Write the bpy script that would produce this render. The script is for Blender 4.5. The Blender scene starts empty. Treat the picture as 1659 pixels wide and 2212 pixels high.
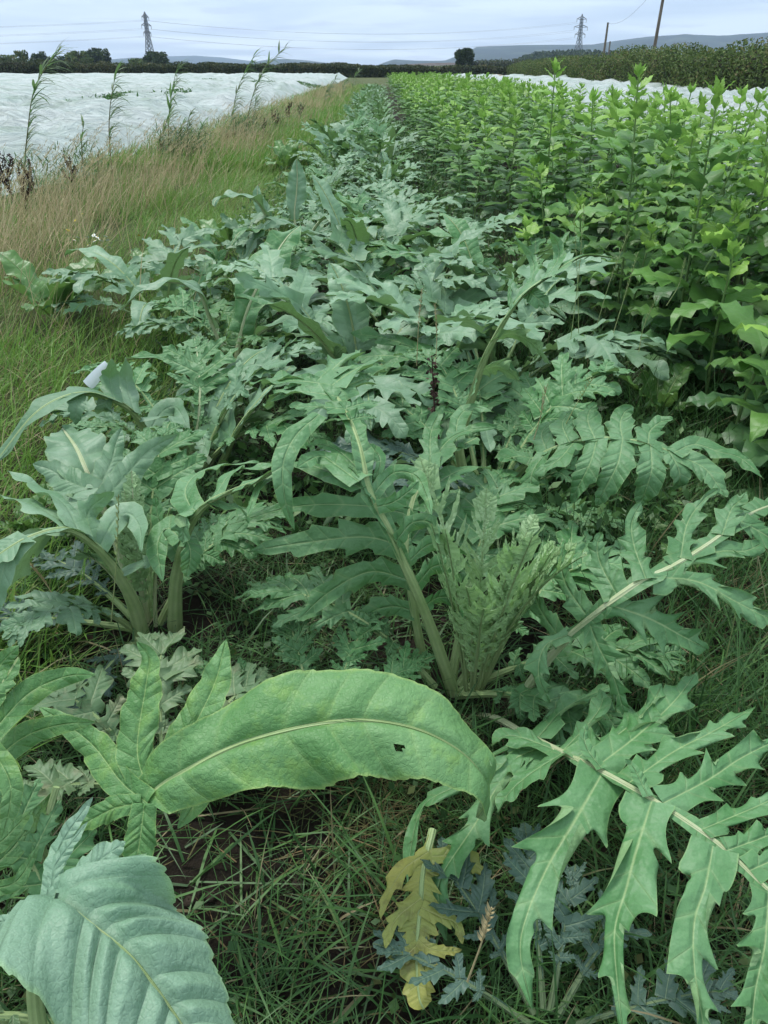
import bpy, math, random
import numpy as np

random.seed(11)
rng = np.random.default_rng(11)
sc = bpy.context.scene
col = sc.collection
R = math.radians

# ------------------------------------------------------------------ camera
CAM_Z = 1.45
PITCH = 30.0
cam_d = bpy.data.cameras.new("camera")
cam_d.sensor_fit = 'VERTICAL'
cam_d.sensor_height = 34.6
cam_d.lens = 26.0
cam_d.clip_start = 0.02
cam_d.clip_end = 30000
cam = bpy.data.objects.new("camera", cam_d)
cam.location = (0, 0, CAM_Z)
cam.rotation_euler = (R(90 - PITCH), 0, 0)
col.objects.link(cam)
sc.camera = cam

# ------------------------------------------------------------------ sky
SUN_EL, SUN_AZ = 60.0, 325.0          # degrees, azimuth clockwise from +Y
world = bpy.data.worlds.new("World")
sc.world = world
world.use_nodes = True
wt = world.node_tree
for n in list(wt.nodes):
    wt.nodes.remove(n)


def wn(t, **kw):
    n = wt.nodes.new(t)
    for k, v in kw.items():
        setattr(n, k, v)
    return n


w_out = wn('ShaderNodeOutputWorld')
w_bg = wn('ShaderNodeBackground')
w_bg.inputs['Strength'].default_value = 0.1
sky = wn('ShaderNodeTexSky', sky_type='NISHITA', sun_disc=False)
sky.sun_elevation = R(SUN_EL)
sky.sun_rotation = R(SUN_AZ)
sky.dust_density = 2.0
tc = wn('ShaderNodeTexCoord')
sep = wn('ShaderNodeSeparateXYZ')
wt.links.new(tc.outputs['Generated'], sep.inputs[0])
zmax = wn('ShaderNodeMath', operation='MAXIMUM')
wt.links.new(sep.outputs['Z'], zmax.inputs[0])
zmax.inputs[1].default_value = 0.0
zadd = wn('ShaderNodeMath', operation='ADD')
wt.links.new(zmax.outputs[0], zadd.inputs[0])
zadd.inputs[1].default_value = 0.055
dv = wn('ShaderNodeVectorMath', operation='DIVIDE')
wt.links.new(tc.outputs['Generated'], dv.inputs[0])
cmb = wn('ShaderNodeCombineXYZ')
for i in range(3):
    wt.links.new(zadd.outputs[0], cmb.inputs[i])
wt.links.new(cmb.outputs[0], dv.inputs[1])
flat = wn('ShaderNodeVectorMath', operation='MULTIPLY')
wt.links.new(dv.outputs[0], flat.inputs[0])
flat.inputs[1].default_value = (1, 1, 0)
cn = wn('ShaderNodeTexNoise')
cn.inputs['Scale'].default_value = 0.32
cn.inputs['Detail'].default_value = 4
cn.inputs['Roughness'].default_value = 0.55
cn.inputs['Distortion'].default_value = 0.4
wt.links.new(flat.outputs[0], cn.inputs['Vector'])
cr = wn('ShaderNodeValToRGB')
cr.color_ramp.elements[0].position = 0.40
cr.color_ramp.elements[0].color = (4.2, 4.9, 5.8, 1)
cr.color_ramp.elements[1].position = 0.60
cr.color_ramp.elements[1].color = (6.7, 7.4, 7.9, 1)
wt.links.new(cn.outputs['Fac'], cr.inputs[0])
# small low drifting scud clouds, a little darker and mauve
cn2 = wn('ShaderNodeTexNoise')
cn2.inputs['Scale'].default_value = 0.9
cn2.inputs['Detail'].default_value = 4
cn2.inputs['Roughness'].default_value = 0.6
wt.links.new(flat.outputs[0], cn2.inputs['Vector'])
cr2 = wn('ShaderNodeMapRange')
cr2.inputs['From Min'].default_value = 0.55
cr2.inputs['From Max'].default_value = 0.66
cr2.inputs['To Max'].default_value = 0.6
wt.links.new(cn2.outputs['Fac'], cr2.inputs['Value'])
mixc = wn('ShaderNodeMix', data_type='RGBA')
wt.links.new(cr2.outputs[0], mixc.inputs['Factor'])
wt.links.new(cr.outputs['Color'], mixc.inputs['A'])
mixc.inputs['B'].default_value = (3.9, 4.2, 5.6, 1)
mixs = wn('ShaderNodeMix', data_type='RGBA')
mixs.inputs['Factor'].default_value = 0.88
wt.links.new(sky.outputs[0], mixs.inputs['A'])
wt.links.new(mixc.outputs['Result'], mixs.inputs['B'])
wt.links.new(mixs.outputs['Result'], w_bg.inputs['Color'])
wt.links.new(w_bg.outputs[0], w_out.inputs['Surface'])

# ------------------------------------------------------------------ sun (veiled by cloud)
sun_d = bpy.data.lights.new("sun", 'SUN')
sun_d.energy = 1.5
sun_d.angle = R(15)
sun_d.color = (1.0, 0.97, 0.92)
sun = bpy.data.objects.new("sun", sun_d)
sun.rotation_euler = (R(90 - SUN_EL), 0, R(180 - SUN_AZ))
col.objects.link(sun)

sc.view_settings.view_transform = 'Standard'
sc.view_settings.look = 'None'
sc.view_settings.gamma = 1
sc.view_settings.use_curve_mapping = False
sc.view_settings.exposure = 1.15
sc.cycles.use_denoising = True
sc.cycles.max_bounces = 6
sc.cycles.diffuse_bounces = 3
sc.cycles.transmission_bounces = 4
sc.cycles.transparent_max_bounces = 8
sc.cycles.volume_bounces = 0

# ------------------------------------------------------------------ measuring helpers (photo scaled to 1659 x 2212)
F = 26.0 / 34.6 * 2212
CP, SP = math.cos(R(PITCH)), math.sin(R(PITCH))
UP = np.array([0, 0, 1.0])


def ray(px, py):
    u = (px - 829.5) / F
    v = (1106 - py) / F
    return np.array([u, CP + SP * v, -SP + CP * v])


def at(px, py, Y):
    d = ray(px, py)
    t = Y / d[1]
    return np.array([0, 0, CAM_Z]) + d * t


def atz(px, py, z):
    d = ray(px, py)
    t = (z - CAM_Z) / d[2]
    return np.array([0, 0, CAM_Z]) + d * t


def depth(p):
    return (p[1] * CP - (p[2] - CAM_Z) * SP)


def nrm(a):
    a = np.asarray(a, float)
    l = np.linalg.norm(a, axis=-1, keepdims=True)
    return a / np.maximum(l, 1e-9)


def sstep(a, b, x):
    t = np.clip((x - a) / (b - a), 0, 1)
    return t * t * (3 - 2 * t)


def curve(pts, n):
    """points along a Catmull-Rom curve, even in arc length"""
    P = np.asarray(pts, float)
    if len(P) == 2:
        t = np.linspace(0, 1, n)[:, None]
        return P[0] * (1 - t) + P[1] * t
    Q = np.vstack([2 * P[0] - P[1], P, 2 * P[-1] - P[-2]])
    out = []
    for i in range(len(P) - 1):
        p0, p1, p2, p3 = Q[i:i + 4]
        t = np.linspace(0, 1, 16, endpoint=False)[:, None]
        out.append(0.5 * (2 * p1 + (p2 - p0) * t + (2 * p0 - 5 * p1 + 4 * p2 - p3) * t ** 2 + (3 * p1 - p0 - 3 * p2 + p3) * t ** 3))
    out.append(P[-1:])
    C = np.vstack(out)
    s = np.concatenate([[0], np.cumsum(np.linalg.norm(np.diff(C, axis=0), axis=1))])
    si = np.linspace(0, s[-1], n)
    return np.stack([np.interp(si, s, C[:, k]) for k in range(3)], 1)


def _hash(ix, iy, seed):
    h = (ix.astype(np.int64) * 374761393 + iy.astype(np.int64) * 668265263 + seed * 974711) & 0x7fffffff
    h = ((h ^ (h >> 13)) * 1274126177) & 0x7fffffff
    return ((h ^ (h >> 16)) & 0xffff) / 65535.0


def vnoise(x, y, seed=0):
    ix, iy = np.floor(x), np.floor(y)
    fx, fy = x - ix, y - iy
    fx, fy = fx * fx * (3 - 2 * fx), fy * fy * (3 - 2 * fy)
    a, b = _hash(ix, iy, seed), _hash(ix + 1, iy, seed)
    c, d = _hash(ix, iy + 1, seed), _hash(ix + 1, iy + 1, seed)
    return (a * (1 - fx) + b * fx) * (1 - fy) + (c * (1 - fx) + d * fx) * fy


def fbm(x, y, seed=0, oct=4):
    s, a, t = 0, 1.0, 0
    for o in range(oct):
        s = s + a * vnoise(x * 2 ** o, y * 2 ** o, seed + o * 7)
        t += a
        a *= 0.5
    return s / t


# ------------------------------------------------------------------ mesh helpers
class MB:
    """collects grids of points; build() makes one mesh"""

    def __init__(self):
        self.v, self.f, self.uv, self.n = [], [], [], 0

    def grid(self, P, UV, holes=()):
        n, m = P.shape[:2]
        idx = np.arange(n * m).reshape(n, m) + self.n
        q = np.stack([idx[:-1, :-1], idx[:-1, 1:], idx[1:, 1:], idx[1:, :-1]], -1).reshape(-1, 4)
        if len(holes):                             # insect holes: faces left out
            q = q.reshape(n - 1, m - 1, 4)
            keep = np.ones((n - 1, m - 1), bool)
            for (a, b, c, d) in holes:
                keep[a:b, c:d] = False
            q = q[keep]
        self.v.append(P.reshape(-1, 3))
        self.uv.append(UV.reshape(-1, 2))
        self.f.append(q)
        self.n += n * m

    def raw(self, V, Fq, UV=None):
        V = np.asarray(V, float)
        self.v.append(V)
        self.uv.append(np.zeros((len(V), 2)) if UV is None else np.asarray(UV, float))
        self.f.append(np.asarray(Fq) + self.n)
        self.n += len(V)

    def tube(self, ax, r, k=8, squash=1.0, N=None, cap=True):
        ax = np.asarray(ax, float)
        n = len(ax)
        T = nrm(np.gradient(ax, axis=0))
        ref = np.array([0.13, 0.21, 0.97]) if N is None else N
        if abs(np.dot(nrm(ref), T[0])) > 0.97:
            ref = np.array([1.0, 0.1, 0])
        A = np.cross(T, ref)
        A = nrm(A)
        B = np.cross(A, T)
        ang = np.linspace(0, 2 * math.pi, k + 1)
        r = np.broadcast_to(np.asarray(r, float), (n,))
        P = ax[:, None] + (A[:, None] * np.cos(ang)[None, :, None] + B[:, None] * np.sin(ang)[None, :, None] * squash) * r[:, None, None]
        s = np.concatenate([[0], np.cumsum(np.linalg.norm(np.diff(ax, axis=0), axis=1))])
        UV = np.stack(np.broadcast_arrays(s[:, None], (ang / (2 * math.pi))[None]), -1)
        self.grid(P, UV)
        if cap:
            for e in (0, n - 1):
                c = ax[e]
                ring = P[e, :-1]
                V = np.vstack([ring, c])
                fs = [[i, (i + 1) % k, k, k] for i in range(k)]
                if e == 0:
                    fs = [[f[1], f[0], k, k] for f in fs]
                self.raw(V, fs)

    def box(self, x0, x1, y0, y1, z0, z1):
        V = [(x, y, z) for z in (z0, z1) for y in (y0, y1) for x in (x0, x1)]
        self.raw(V, [[0, 2, 3, 1], [4, 5, 7, 6], [0, 1, 5, 4], [2, 6, 7, 3], [0, 4, 6, 2], [1, 3, 7, 5]])

    def mesh(self, name, mat, smooth=True, origin=None):
        V = np.vstack(self.v)
        if origin is not None:
            V = V - np.asarray(origin)
        Fq = np.vstack(self.f)
        UV = np.vstack(self.uv)
        return make_mesh(name, V, Fq, UV, mat, smooth)


def make_mesh(name, V, Fq, UV, mat, smooth=True):
    me = bpy.data.meshes.new(name)
    tri = Fq[:, 2] == Fq[:, 3]
    ln = np.where(tri, 3, 4)
    st = np.concatenate([[0], np.cumsum(ln)[:-1]])
    keep = np.ones((len(Fq), 4), bool)
    keep[tri, 3] = False
    lv = Fq[keep]
    me.vertices.add(len(V))
    me.vertices.foreach_set('co', V.astype(np.float32).ravel())
    me.loops.add(len(lv))
    me.loops.foreach_set('vertex_index', lv.astype(np.int32))
    me.polygons.add(len(Fq))
    me.polygons.foreach_set('loop_start', st.astype(np.int32))
    me.polygons.foreach_set('loop_total', ln.astype(np.int32))
    me.polygons.foreach_set('use_smooth', np.full(len(Fq), smooth))
    uvl = me.uv_layers.new(name='UVMap')
    uvl.data.foreach_set('uv', UV[lv].astype(np.float32).ravel())
    me.materials.append(mat)
    me.update(calc_edges=True)
    me.validate()
    return me


def obj(name, data, parent=None, loc=(0, 0, 0), rot=(0, 0, 0), scale=(1, 1, 1), label=None, cat=None, group=None, kind=None):
    o = bpy.data.objects.new(name, data)
    o.location = loc
    o.rotation_euler = rot
    o.scale = scale
    if parent is not None:
        o.parent = parent
    for k, v in (('label', label), ('category', cat), ('group', group), ('kind', kind)):
        if v:
            o[k] = v
    col.objects.link(o)
    return o


KIDS = {}


def thing(name, label, cat, loc=(0, 0, 0), rz=0.0, group=None, scale=1.0):
    return obj(name, None, None, loc, (0, 0, rz), (scale,) * 3, label, cat, group)


def part(name, me, parent, **kw):
    o = obj(name, me, parent, **kw)
    KIDS.setdefault(parent.name, []).append(o)
    return o


def copy_tree(root, loc, rz, scale, label, group):
    def cp(o, par):
        c = o.copy()
        c.parent = par
        col.objects.link(c)
        for ch in KIDS.get(o.name, []):
            k = cp(ch, c)
            KIDS.setdefault(c.name, []).append(k)
        return c
    r = cp(root, None)
    r.location = loc
    r.rotation_euler = (0, 0, rz)
    r.scale = (scale,) * 3
    r['label'] = label
    if group:
        r['group'] = group
    return r


# ------------------------------------------------------------------ materials
def new_mat(name):
    m = bpy.data.materials.new(name)
    m.use_nodes = True
    nt = m.node_tree
    for n in list(nt.nodes):
        nt.nodes.remove(n)
    out = nt.nodes.new('ShaderNodeOutputMaterial')

    def N(t, ins=None, **kw):
        n = nt.nodes.new(t)
        for k, v in kw.items():
            setattr(n, k, v)
        for k, v in (ins or {}).items():
            if isinstance(v, bpy.types.NodeSocket):
                nt.links.new(v, n.inputs[k])
            else:
                n.inputs[k].default_value = v
        return n
    return m, nt, N, out


def rgb(c):
    return (c[0], c[1], c[2], 1)


def leaf_mat(name, base, alt, vein, back, edge=None, rough=0.5, trans=0.2, vein_amt=0.85, lat=0.22, bump=0.5, rnd=0.12,
             spot=None, spot_amt=0.0, noise_scale=7.0, felt=0.18, spec=0.35, mid_w=0.05, crinkle=1.1, retic=0.0, retic_scale=68.0):
    """a two-sided leaf: UV.x counts side veins, UV.y runs -1..1 across the blade"""
    m, nt, N, out = new_mat(name)
    uv = N('ShaderNodeTexCoord')
    s = N('ShaderNodeSeparateXYZ', {0: uv.outputs['UV']})
    geo = N('ShaderNodeNewGeometry')
    ay = N('ShaderNodeMath', {0: s.outputs['Y']}, operation='ABSOLUTE')
    mid = N('ShaderNodeMapRange', {'Value': ay.outputs[0], 'From Min': 0.012, 'From Max': mid_w, 'To Min': 1.0, 'To Max': 0.0})
    pp = N('ShaderNodeMath', {0: s.outputs['X'], 1: 0.5}, operation='PINGPONG')
    lv = N('ShaderNodeMapRange', {'Value': pp.outputs[0], 'From Min': 0.0, 'From Max': 0.09, 'To Min': 1.0, 'To Max': 0.0})
    n1 = N('ShaderNodeTexNoise', {'Vector': geo.outputs['Position'], 'Scale': noise_scale, 'Detail': 2.0, 'Roughness': 0.6})
    r1 = N('ShaderNodeMapRange', {'Value': n1.outputs['Fac'], 'From Min': 0.33, 'From Max': 0.67})
    oi = N('ShaderNodeObjectInfo')
    c1 = N('ShaderNodeMix', {'Factor': r1.outputs[0], 'A': rgb(base), 'B': rgb(alt)}, data_type='RGBA')
    last = c1.outputs['Result']
    if spot is not None:
        n3 = N('ShaderNodeTexNoise', {'Vector': geo.outputs['Position'], 'Scale': 16.0, 'Detail': 5.0, 'Roughness': 0.65})
        r3 = N('ShaderNodeMapRange', {'Value': n3.outputs['Fac'], 'From Min': 0.52, 'From Max': 0.66, 'To Max': spot_amt})
        c3 = N('ShaderNodeMix', {'Factor': r3.outputs[0], 'A': last, 'B': rgb(spot)}, data_type='RGBA')
        last = c3.outputs['Result']
    lf = N('ShaderNodeMath', {0: lv.outputs[0], 1: lat}, operation='MULTIPLY')
    c2 = N('ShaderNodeMix', {'Factor': lf.outputs[0], 'A': last, 'B': rgb(vein)}, data_type='RGBA')
    mf = N('ShaderNodeMath', {0: mid.outputs[0], 1: vein_amt}, operation='MULTIPLY')
    c4 = N('ShaderNodeMix', {'Factor': mf.outputs[0], 'A': c2.outputs['Result'], 'B': rgb(vein)}, data_type='RGBA')
    last = c4.outputs['Result']
    if edge is not None:
        ef = N('ShaderNodeMapRange', {'Value': ay.outputs[0], 'From Min': 0.93, 'From Max': 1.0, 'To Max': 0.6})
        c5 = N('ShaderNodeMix', {'Factor': ef.outputs[0], 'A': last, 'B': rgb(edge)}, data_type='RGBA')
        last = c5.outputs['Result']
    ve = None
    if retic:
        vo = N('ShaderNodeTexVoronoi', {'Vector': geo.outputs['Position'], 'Scale': retic_scale}, feature='DISTANCE_TO_EDGE')
        ve = N('ShaderNodeMapRange', {'Value': vo.outputs['Distance'], 'From Min': 0.0, 'From Max': 0.16})
        rf = N('ShaderNodeMapRange', {'Value': vo.outputs['Distance'], 'From Min': 0.0, 'From Max': 0.07, 'To Min': 0.16 * retic, 'To Max': 0.0})
        c6 = N('ShaderNodeMix', {'Factor': rf.outputs[0], 'A': last, 'B': rgb(vein)}, data_type='RGBA')
        last = c6.outputs['Result']
    # fine felt of pale hairs
    nf = N('ShaderNodeTexNoise', {'Vector': geo.outputs['Position'], 'Scale': 420.0, 'Detail': 0.0})
    ff = N('ShaderNodeMapRange', {'Value': nf.outputs['Fac'], 'From Min': 0.3, 'From Max': 0.7, 'To Min': 1.0 - 0.25 * felt, 'To Max': 1.0 + 0.25 * felt})
    rv = N('ShaderNodeMapRange', {'Value': oi.outputs['Random'], 'To Min': 1.0 - rnd, 'To Max': 1.0 + rnd})
    fm = N('ShaderNodeMath', {0: ff.outputs[0], 1: rv.outputs[0]}, operation='MULTIPLY')
    cb = N('ShaderNodeMix', {'Factor': mf.outputs[0], 'A': rgb(back), 'B': rgb(vein)}, data_type='RGBA')
    cbk = N('ShaderNodeMix', {'Factor': geo.outputs['Backfacing'], 'A': last, 'B': cb.outputs['Result']}, data_type='RGBA')
    sc_ = N('ShaderNodeVectorMath', {0: cbk.outputs['Result'], 'Scale': fm.outputs[0]}, operation='SCALE')
    # relief: sunk veins, pillowed blade between them, fine crinkle
    h1 = N('ShaderNodeMath', {0: pp.outputs[0], 1: 0.5}, operation='POWER')
    h2 = N('ShaderNodeMapRange', {'Value': ay.outputs[0], 'From Min': 0.0, 'From Max': 0.15})
    h3 = N('ShaderNodeMath', {0: h1.outputs[0], 1: h2.outputs[0]}, operation='MULTIPLY')
    n2b = N('ShaderNodeTexNoise', {'Vector': geo.outputs['Position'], 'Scale': 42.0, 'Detail': 2.0})
    h5 = N('ShaderNodeMath', {0: n2b.outputs['Fac'], 1: crinkle, 2: h3.outputs[0]}, operation='MULTIPLY_ADD')
    if ve is not None:
        h5 = N('ShaderNodeMath', {0: ve.outputs[0], 1: 0.35 * retic, 2: h5.outputs[0]}, operation='MULTIPLY_ADD')
    bp = N('ShaderNodeBump', {'Height': h5.outputs[0], 'Strength': bump, 'Distance': 0.006})
    pb = N('ShaderNodeBsdfPrincipled', {'Base Color': sc_.outputs[0], 'Roughness': rough, 'Specular IOR Level': spec, 'Normal': bp.outputs[0]})
    tcol = N('ShaderNodeMix', {'Factor': 0.5, 'A': sc_.outputs[0], 'B': (0.16, 0.34, 0.05, 1)}, data_type='RGBA')
    tr = N('ShaderNodeBsdfTranslucent', {'Color': tcol.outputs['Result']})
    mx = N('ShaderNodeMixShader', {0: trans, 1: pb.outputs[0], 2: tr.outputs[0]})
    nt.links.new(mx.outputs[0], out.inputs['Surface'])
    return m


def ramp_mat(name, stops, rough=0.7, trans=0.15, axis='X', noise=None, noise_amt=0.0, spec=0.2, along=None):
    """colour chosen by UV.x (a random number per blade or leaf)"""
    m, nt, N, out = new_mat(name)
    uv = N('ShaderNodeTexCoord')
    s = N('ShaderNodeSeparateXYZ', {0: uv.outputs['UV']})
    geo = N('ShaderNodeNewGeometry')
    v = s.outputs[axis]
    if noise:
        nn = N('ShaderNodeTexNoise', {'Vector': geo.outputs['Position'], 'Scale': noise, 'Detail': 3.0})
        nr = N('ShaderNodeMapRange', {'Value': nn.outputs['Fac'], 'From Min': 0.3, 'From Max': 0.7, 'To Min': -noise_amt, 'To Max': noise_amt})
        v = N('ShaderNodeMath', {0: v, 1: nr.outputs[0]}, operation='ADD').outputs[0]
    cr_ = N('ShaderNodeValToRGB', {0: v})
    e = cr_.color_ramp.elements
    while len(e) < len(stops):
        e.new(0.5)
    for i, (p, c) in enumerate(stops):
        e[i].position = p
        e[i].color = rgb(c)
    last = cr_.outputs['Color']
    if along is not None:
        mf = N('ShaderNodeMapRange', {'Value': s.outputs['Y'], 'From Min': 0.55, 'From Max': 1.0, 'To Max': 0.7})
        last = N('ShaderNodeMix', {'Factor': mf.outputs[0], 'A': last, 'B': rgb(along)}, data_type='RGBA').outputs['Result']
    pb = N('ShaderNodeBsdfPrincipled', {'Base Color': last, 'Roughness': rough, 'Specular IOR Level': spec})
    tr = N('ShaderNodeBsdfTranslucent', {'Color': last})
    mx = N('ShaderNodeMixShader', {0: trans, 1: pb.outputs[0], 2: tr.outputs[0]})
    nt.links.new(mx.outputs[0], out.inputs['Surface'])
    return m


def plain_mat(name, a, b, scale=8.0, rough=0.8, bump=0.3, bscale=60.0, bdist=0.01, spec=0.2, stripes=0.0, stretch=(1, 1, 1)):
    m, nt, N, out = new_mat(name)
    geo = N('ShaderNodeNewGeometry')
    mp = N('ShaderNodeMapping', {'Vector': geo.outputs['Position'], 'Scale': stretch})
    n1 = N('ShaderNodeTexNoise', {'Vector': mp.outputs[0], 'Scale': scale, 'Detail': 5.0, 'Roughness': 0.6})
    r1 = N('ShaderNodeMapRange', {'Value': n1.outputs['Fac'], 'From Min': 0.35, 'From Max': 0.65})
    c1 = N('ShaderNodeMix', {'Factor': r1.outputs[0], 'A': rgb(a), 'B': rgb(b)}, data_type='RGBA')
    n2 = N('ShaderNodeTexNoise', {'Vector': mp.outputs[0], 'Scale': bscale, 'Detail': 5.0})
    h = n2.outputs['Fac']
    last = c1.outputs['Result']
    if stripes:
        uv = N('ShaderNodeTexCoord')
        s = N('ShaderNodeSeparateXYZ', {0: uv.outputs['UV']})
        st = N('ShaderNodeMath', {0: s.outputs['Y'], 1: 7.0}, operation='MULTIPLY')
        pp = N('ShaderNodeMath', {0: st.outputs[0], 1: 0.5}, operation='PINGPONG')
        h = N('ShaderNodeMath', {0: pp.outputs[0], 1: 2.0, 2: h}, operation='MULTIPLY_ADD').outputs[0]
        f = N('ShaderNodeMath', {0: pp.outputs[0], 1: stripes}, operation='MULTIPLY')
        last = N('ShaderNodeMix', {'Factor': f.outputs[0], 'A': last, 'B': rgb([x * 0.55 for x in a])}, data_type='RGBA').outputs['Result']
    bp = N('ShaderNodeBump', {'Height': h, 'Strength': bump, 'Distance': bdist})
    pb = N('ShaderNodeBsdfPrincipled', {'Base Color': last, 'Roughness': rough, 'Specular IOR Level': spec, 'Normal': bp.outputs[0]})
    nt.links.new(pb.outputs[0], out.inputs['Surface'])
    return m


M = {}
M['art'] = leaf_mat('artichoke_leaf', (0.068, 0.195, 0.060), (0.140, 0.285, 0.128), (0.27, 0.39, 0.17), (0.19, 0.32, 0.14), edge=(0.24, 0.38, 0.14), rough=0.5, spec=0.32, lat=0.3, bump=0.8, crinkle=1.5)
M['art_grey'] = leaf_mat('artichoke_leaf_glaucous', (0.120, 0.245, 0.120), (0.205, 0.330, 0.205), (0.23, 0.35, 0.18), (0.21, 0.33, 0.17), edge=(0.25, 0.38, 0.17), vein_amt=0.4, lat=0.08, felt=0.25)
M['art_quilt'] = leaf_mat('artichoke_leaf_quilted', (0.150, 0.275, 0.170), (0.215, 0.340, 0.235), (0.13, 0.24, 0.14), (0.22, 0.35, 0.19), edge=(0.25, 0.40, 0.18), vein_amt=0.5, lat=0.15, felt=0.3, crinkle=1.2, bump=0.7, noise_scale=5.0, mid_w=0.03, retic=0.2, retic_scale=120.0)  # vein colour darker than the blade: shading painted into the midrib groove
M['art_green'] = leaf_mat('artichoke_leaf_green', (0.075, 0.200, 0.055), (0.150, 0.300, 0.115), (0.29, 0.42, 0.15), (0.20, 0.32, 0.13), edge=(0.30, 0.42, 0.12), rough=0.52, spec=0.4, felt=0.15, crinkle=1.5, bump=0.75, lat=0.17, mid_w=0.035, retic=0.3, retic_scale=120.0, spot=(0.21, 0.36, 0.07), spot_amt=0.45, noise_scale=4.5)
M['art_young'] = leaf_mat('artichoke_leaf_young', (0.26, 0.42, 0.18), (0.36, 0.52, 0.28), (0.34, 0.50, 0.22), (0.34, 0.52, 0.24), edge=(0.27, 0.38, 0.20), felt=0.25)
M['art_shade'] = leaf_mat('artichoke_leaf_shaded', (0.060, 0.120, 0.085), (0.085, 0.15, 0.112), (0.20, 0.28, 0.16), (0.17, 0.24, 0.16), edge=(0.18, 0.27, 0.16), felt=0.25)  # darker copy of the leaf colours with shade painted in
M['art_pale'] = leaf_mat('artichoke_leaf_wilting', (0.11, 0.20, 0.09), (0.16, 0.25, 0.12), (0.26, 0.33, 0.17), (0.17, 0.25, 0.13), edge=(0.24, 0.28, 0.13), spot=(0.24, 0.21, 0.12), spot_amt=0.5)
M['art_yellow'] = leaf_mat('artichoke_leaf_yellowing', (0.24, 0.30, 0.075), (0.36, 0.36, 0.085), (0.36, 0.38, 0.15), (0.28, 0.32, 0.11), edge=(0.40, 0.35, 0.09), spot=(0.10, 0.075, 0.03), spot_amt=0.6)
M['rib'] = plain_mat('artichoke_midrib', (0.25, 0.36, 0.14), (0.33, 0.42, 0.19), 20, 0.5, 0.6, 90, 0.003, 0.3, stripes=0.7)
M['rib_pale'] = plain_mat('artichoke_midrib_pale', (0.36, 0.43, 0.22), (0.42, 0.47, 0.28), 20, 0.5, 0.5, 90, 0.003, 0.3, stripes=0.6)
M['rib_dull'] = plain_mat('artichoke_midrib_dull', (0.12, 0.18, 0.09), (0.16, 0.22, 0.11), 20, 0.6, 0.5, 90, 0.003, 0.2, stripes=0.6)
M['dead'] = plain_mat('dead_leaf', (0.12, 0.085, 0.055), (0.24, 0.20, 0.16), 22, 0.85, 0.8, 70, 0.01)
M['soil'] = plain_mat('soil', (0.024, 0.019, 0.014), (0.05, 0.038, 0.026), 3.5, 0.95, 1.0, 40, 0.03)


# ------------------------------------------------------------------ leaf building
def frames(ax, out_dir=None, N0=None, roll=0.0):
    T = nrm(np.gradient(ax, axis=0))
    if N0 is not None:
        Ns = []
        n = np.asarray(N0, float)
        for k in range(len(ax)):
            n = n - np.dot(n, T[k]) * T[k]
            n = n / max(np.linalg.norm(n), 1e-6)
            Ns.append(n)
        Nn = np.array(Ns)
        B = np.cross(T, Nn)
    else:
        if out_dir is None:
            out_dir = ax[-1] - ax[0]
        o = np.array([out_dir[0], out_dir[1], 0.0])
        o = nrm(o)
        b = np.cross(o, UP)
        B = b - (T @ b)[:, None] * T
        B = nrm(B)
        Nn = np.cross(B, T)
    if np.ndim(roll) or roll:
        rr = np.broadcast_to(np.asarray(roll, float), (len(ax),))[:, None]
        c, s_ = np.cos(rr), np.sin(rr)
        B, Nn = B * c + Nn * s_, Nn * c - B * s_
    return T, B, Nn


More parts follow.
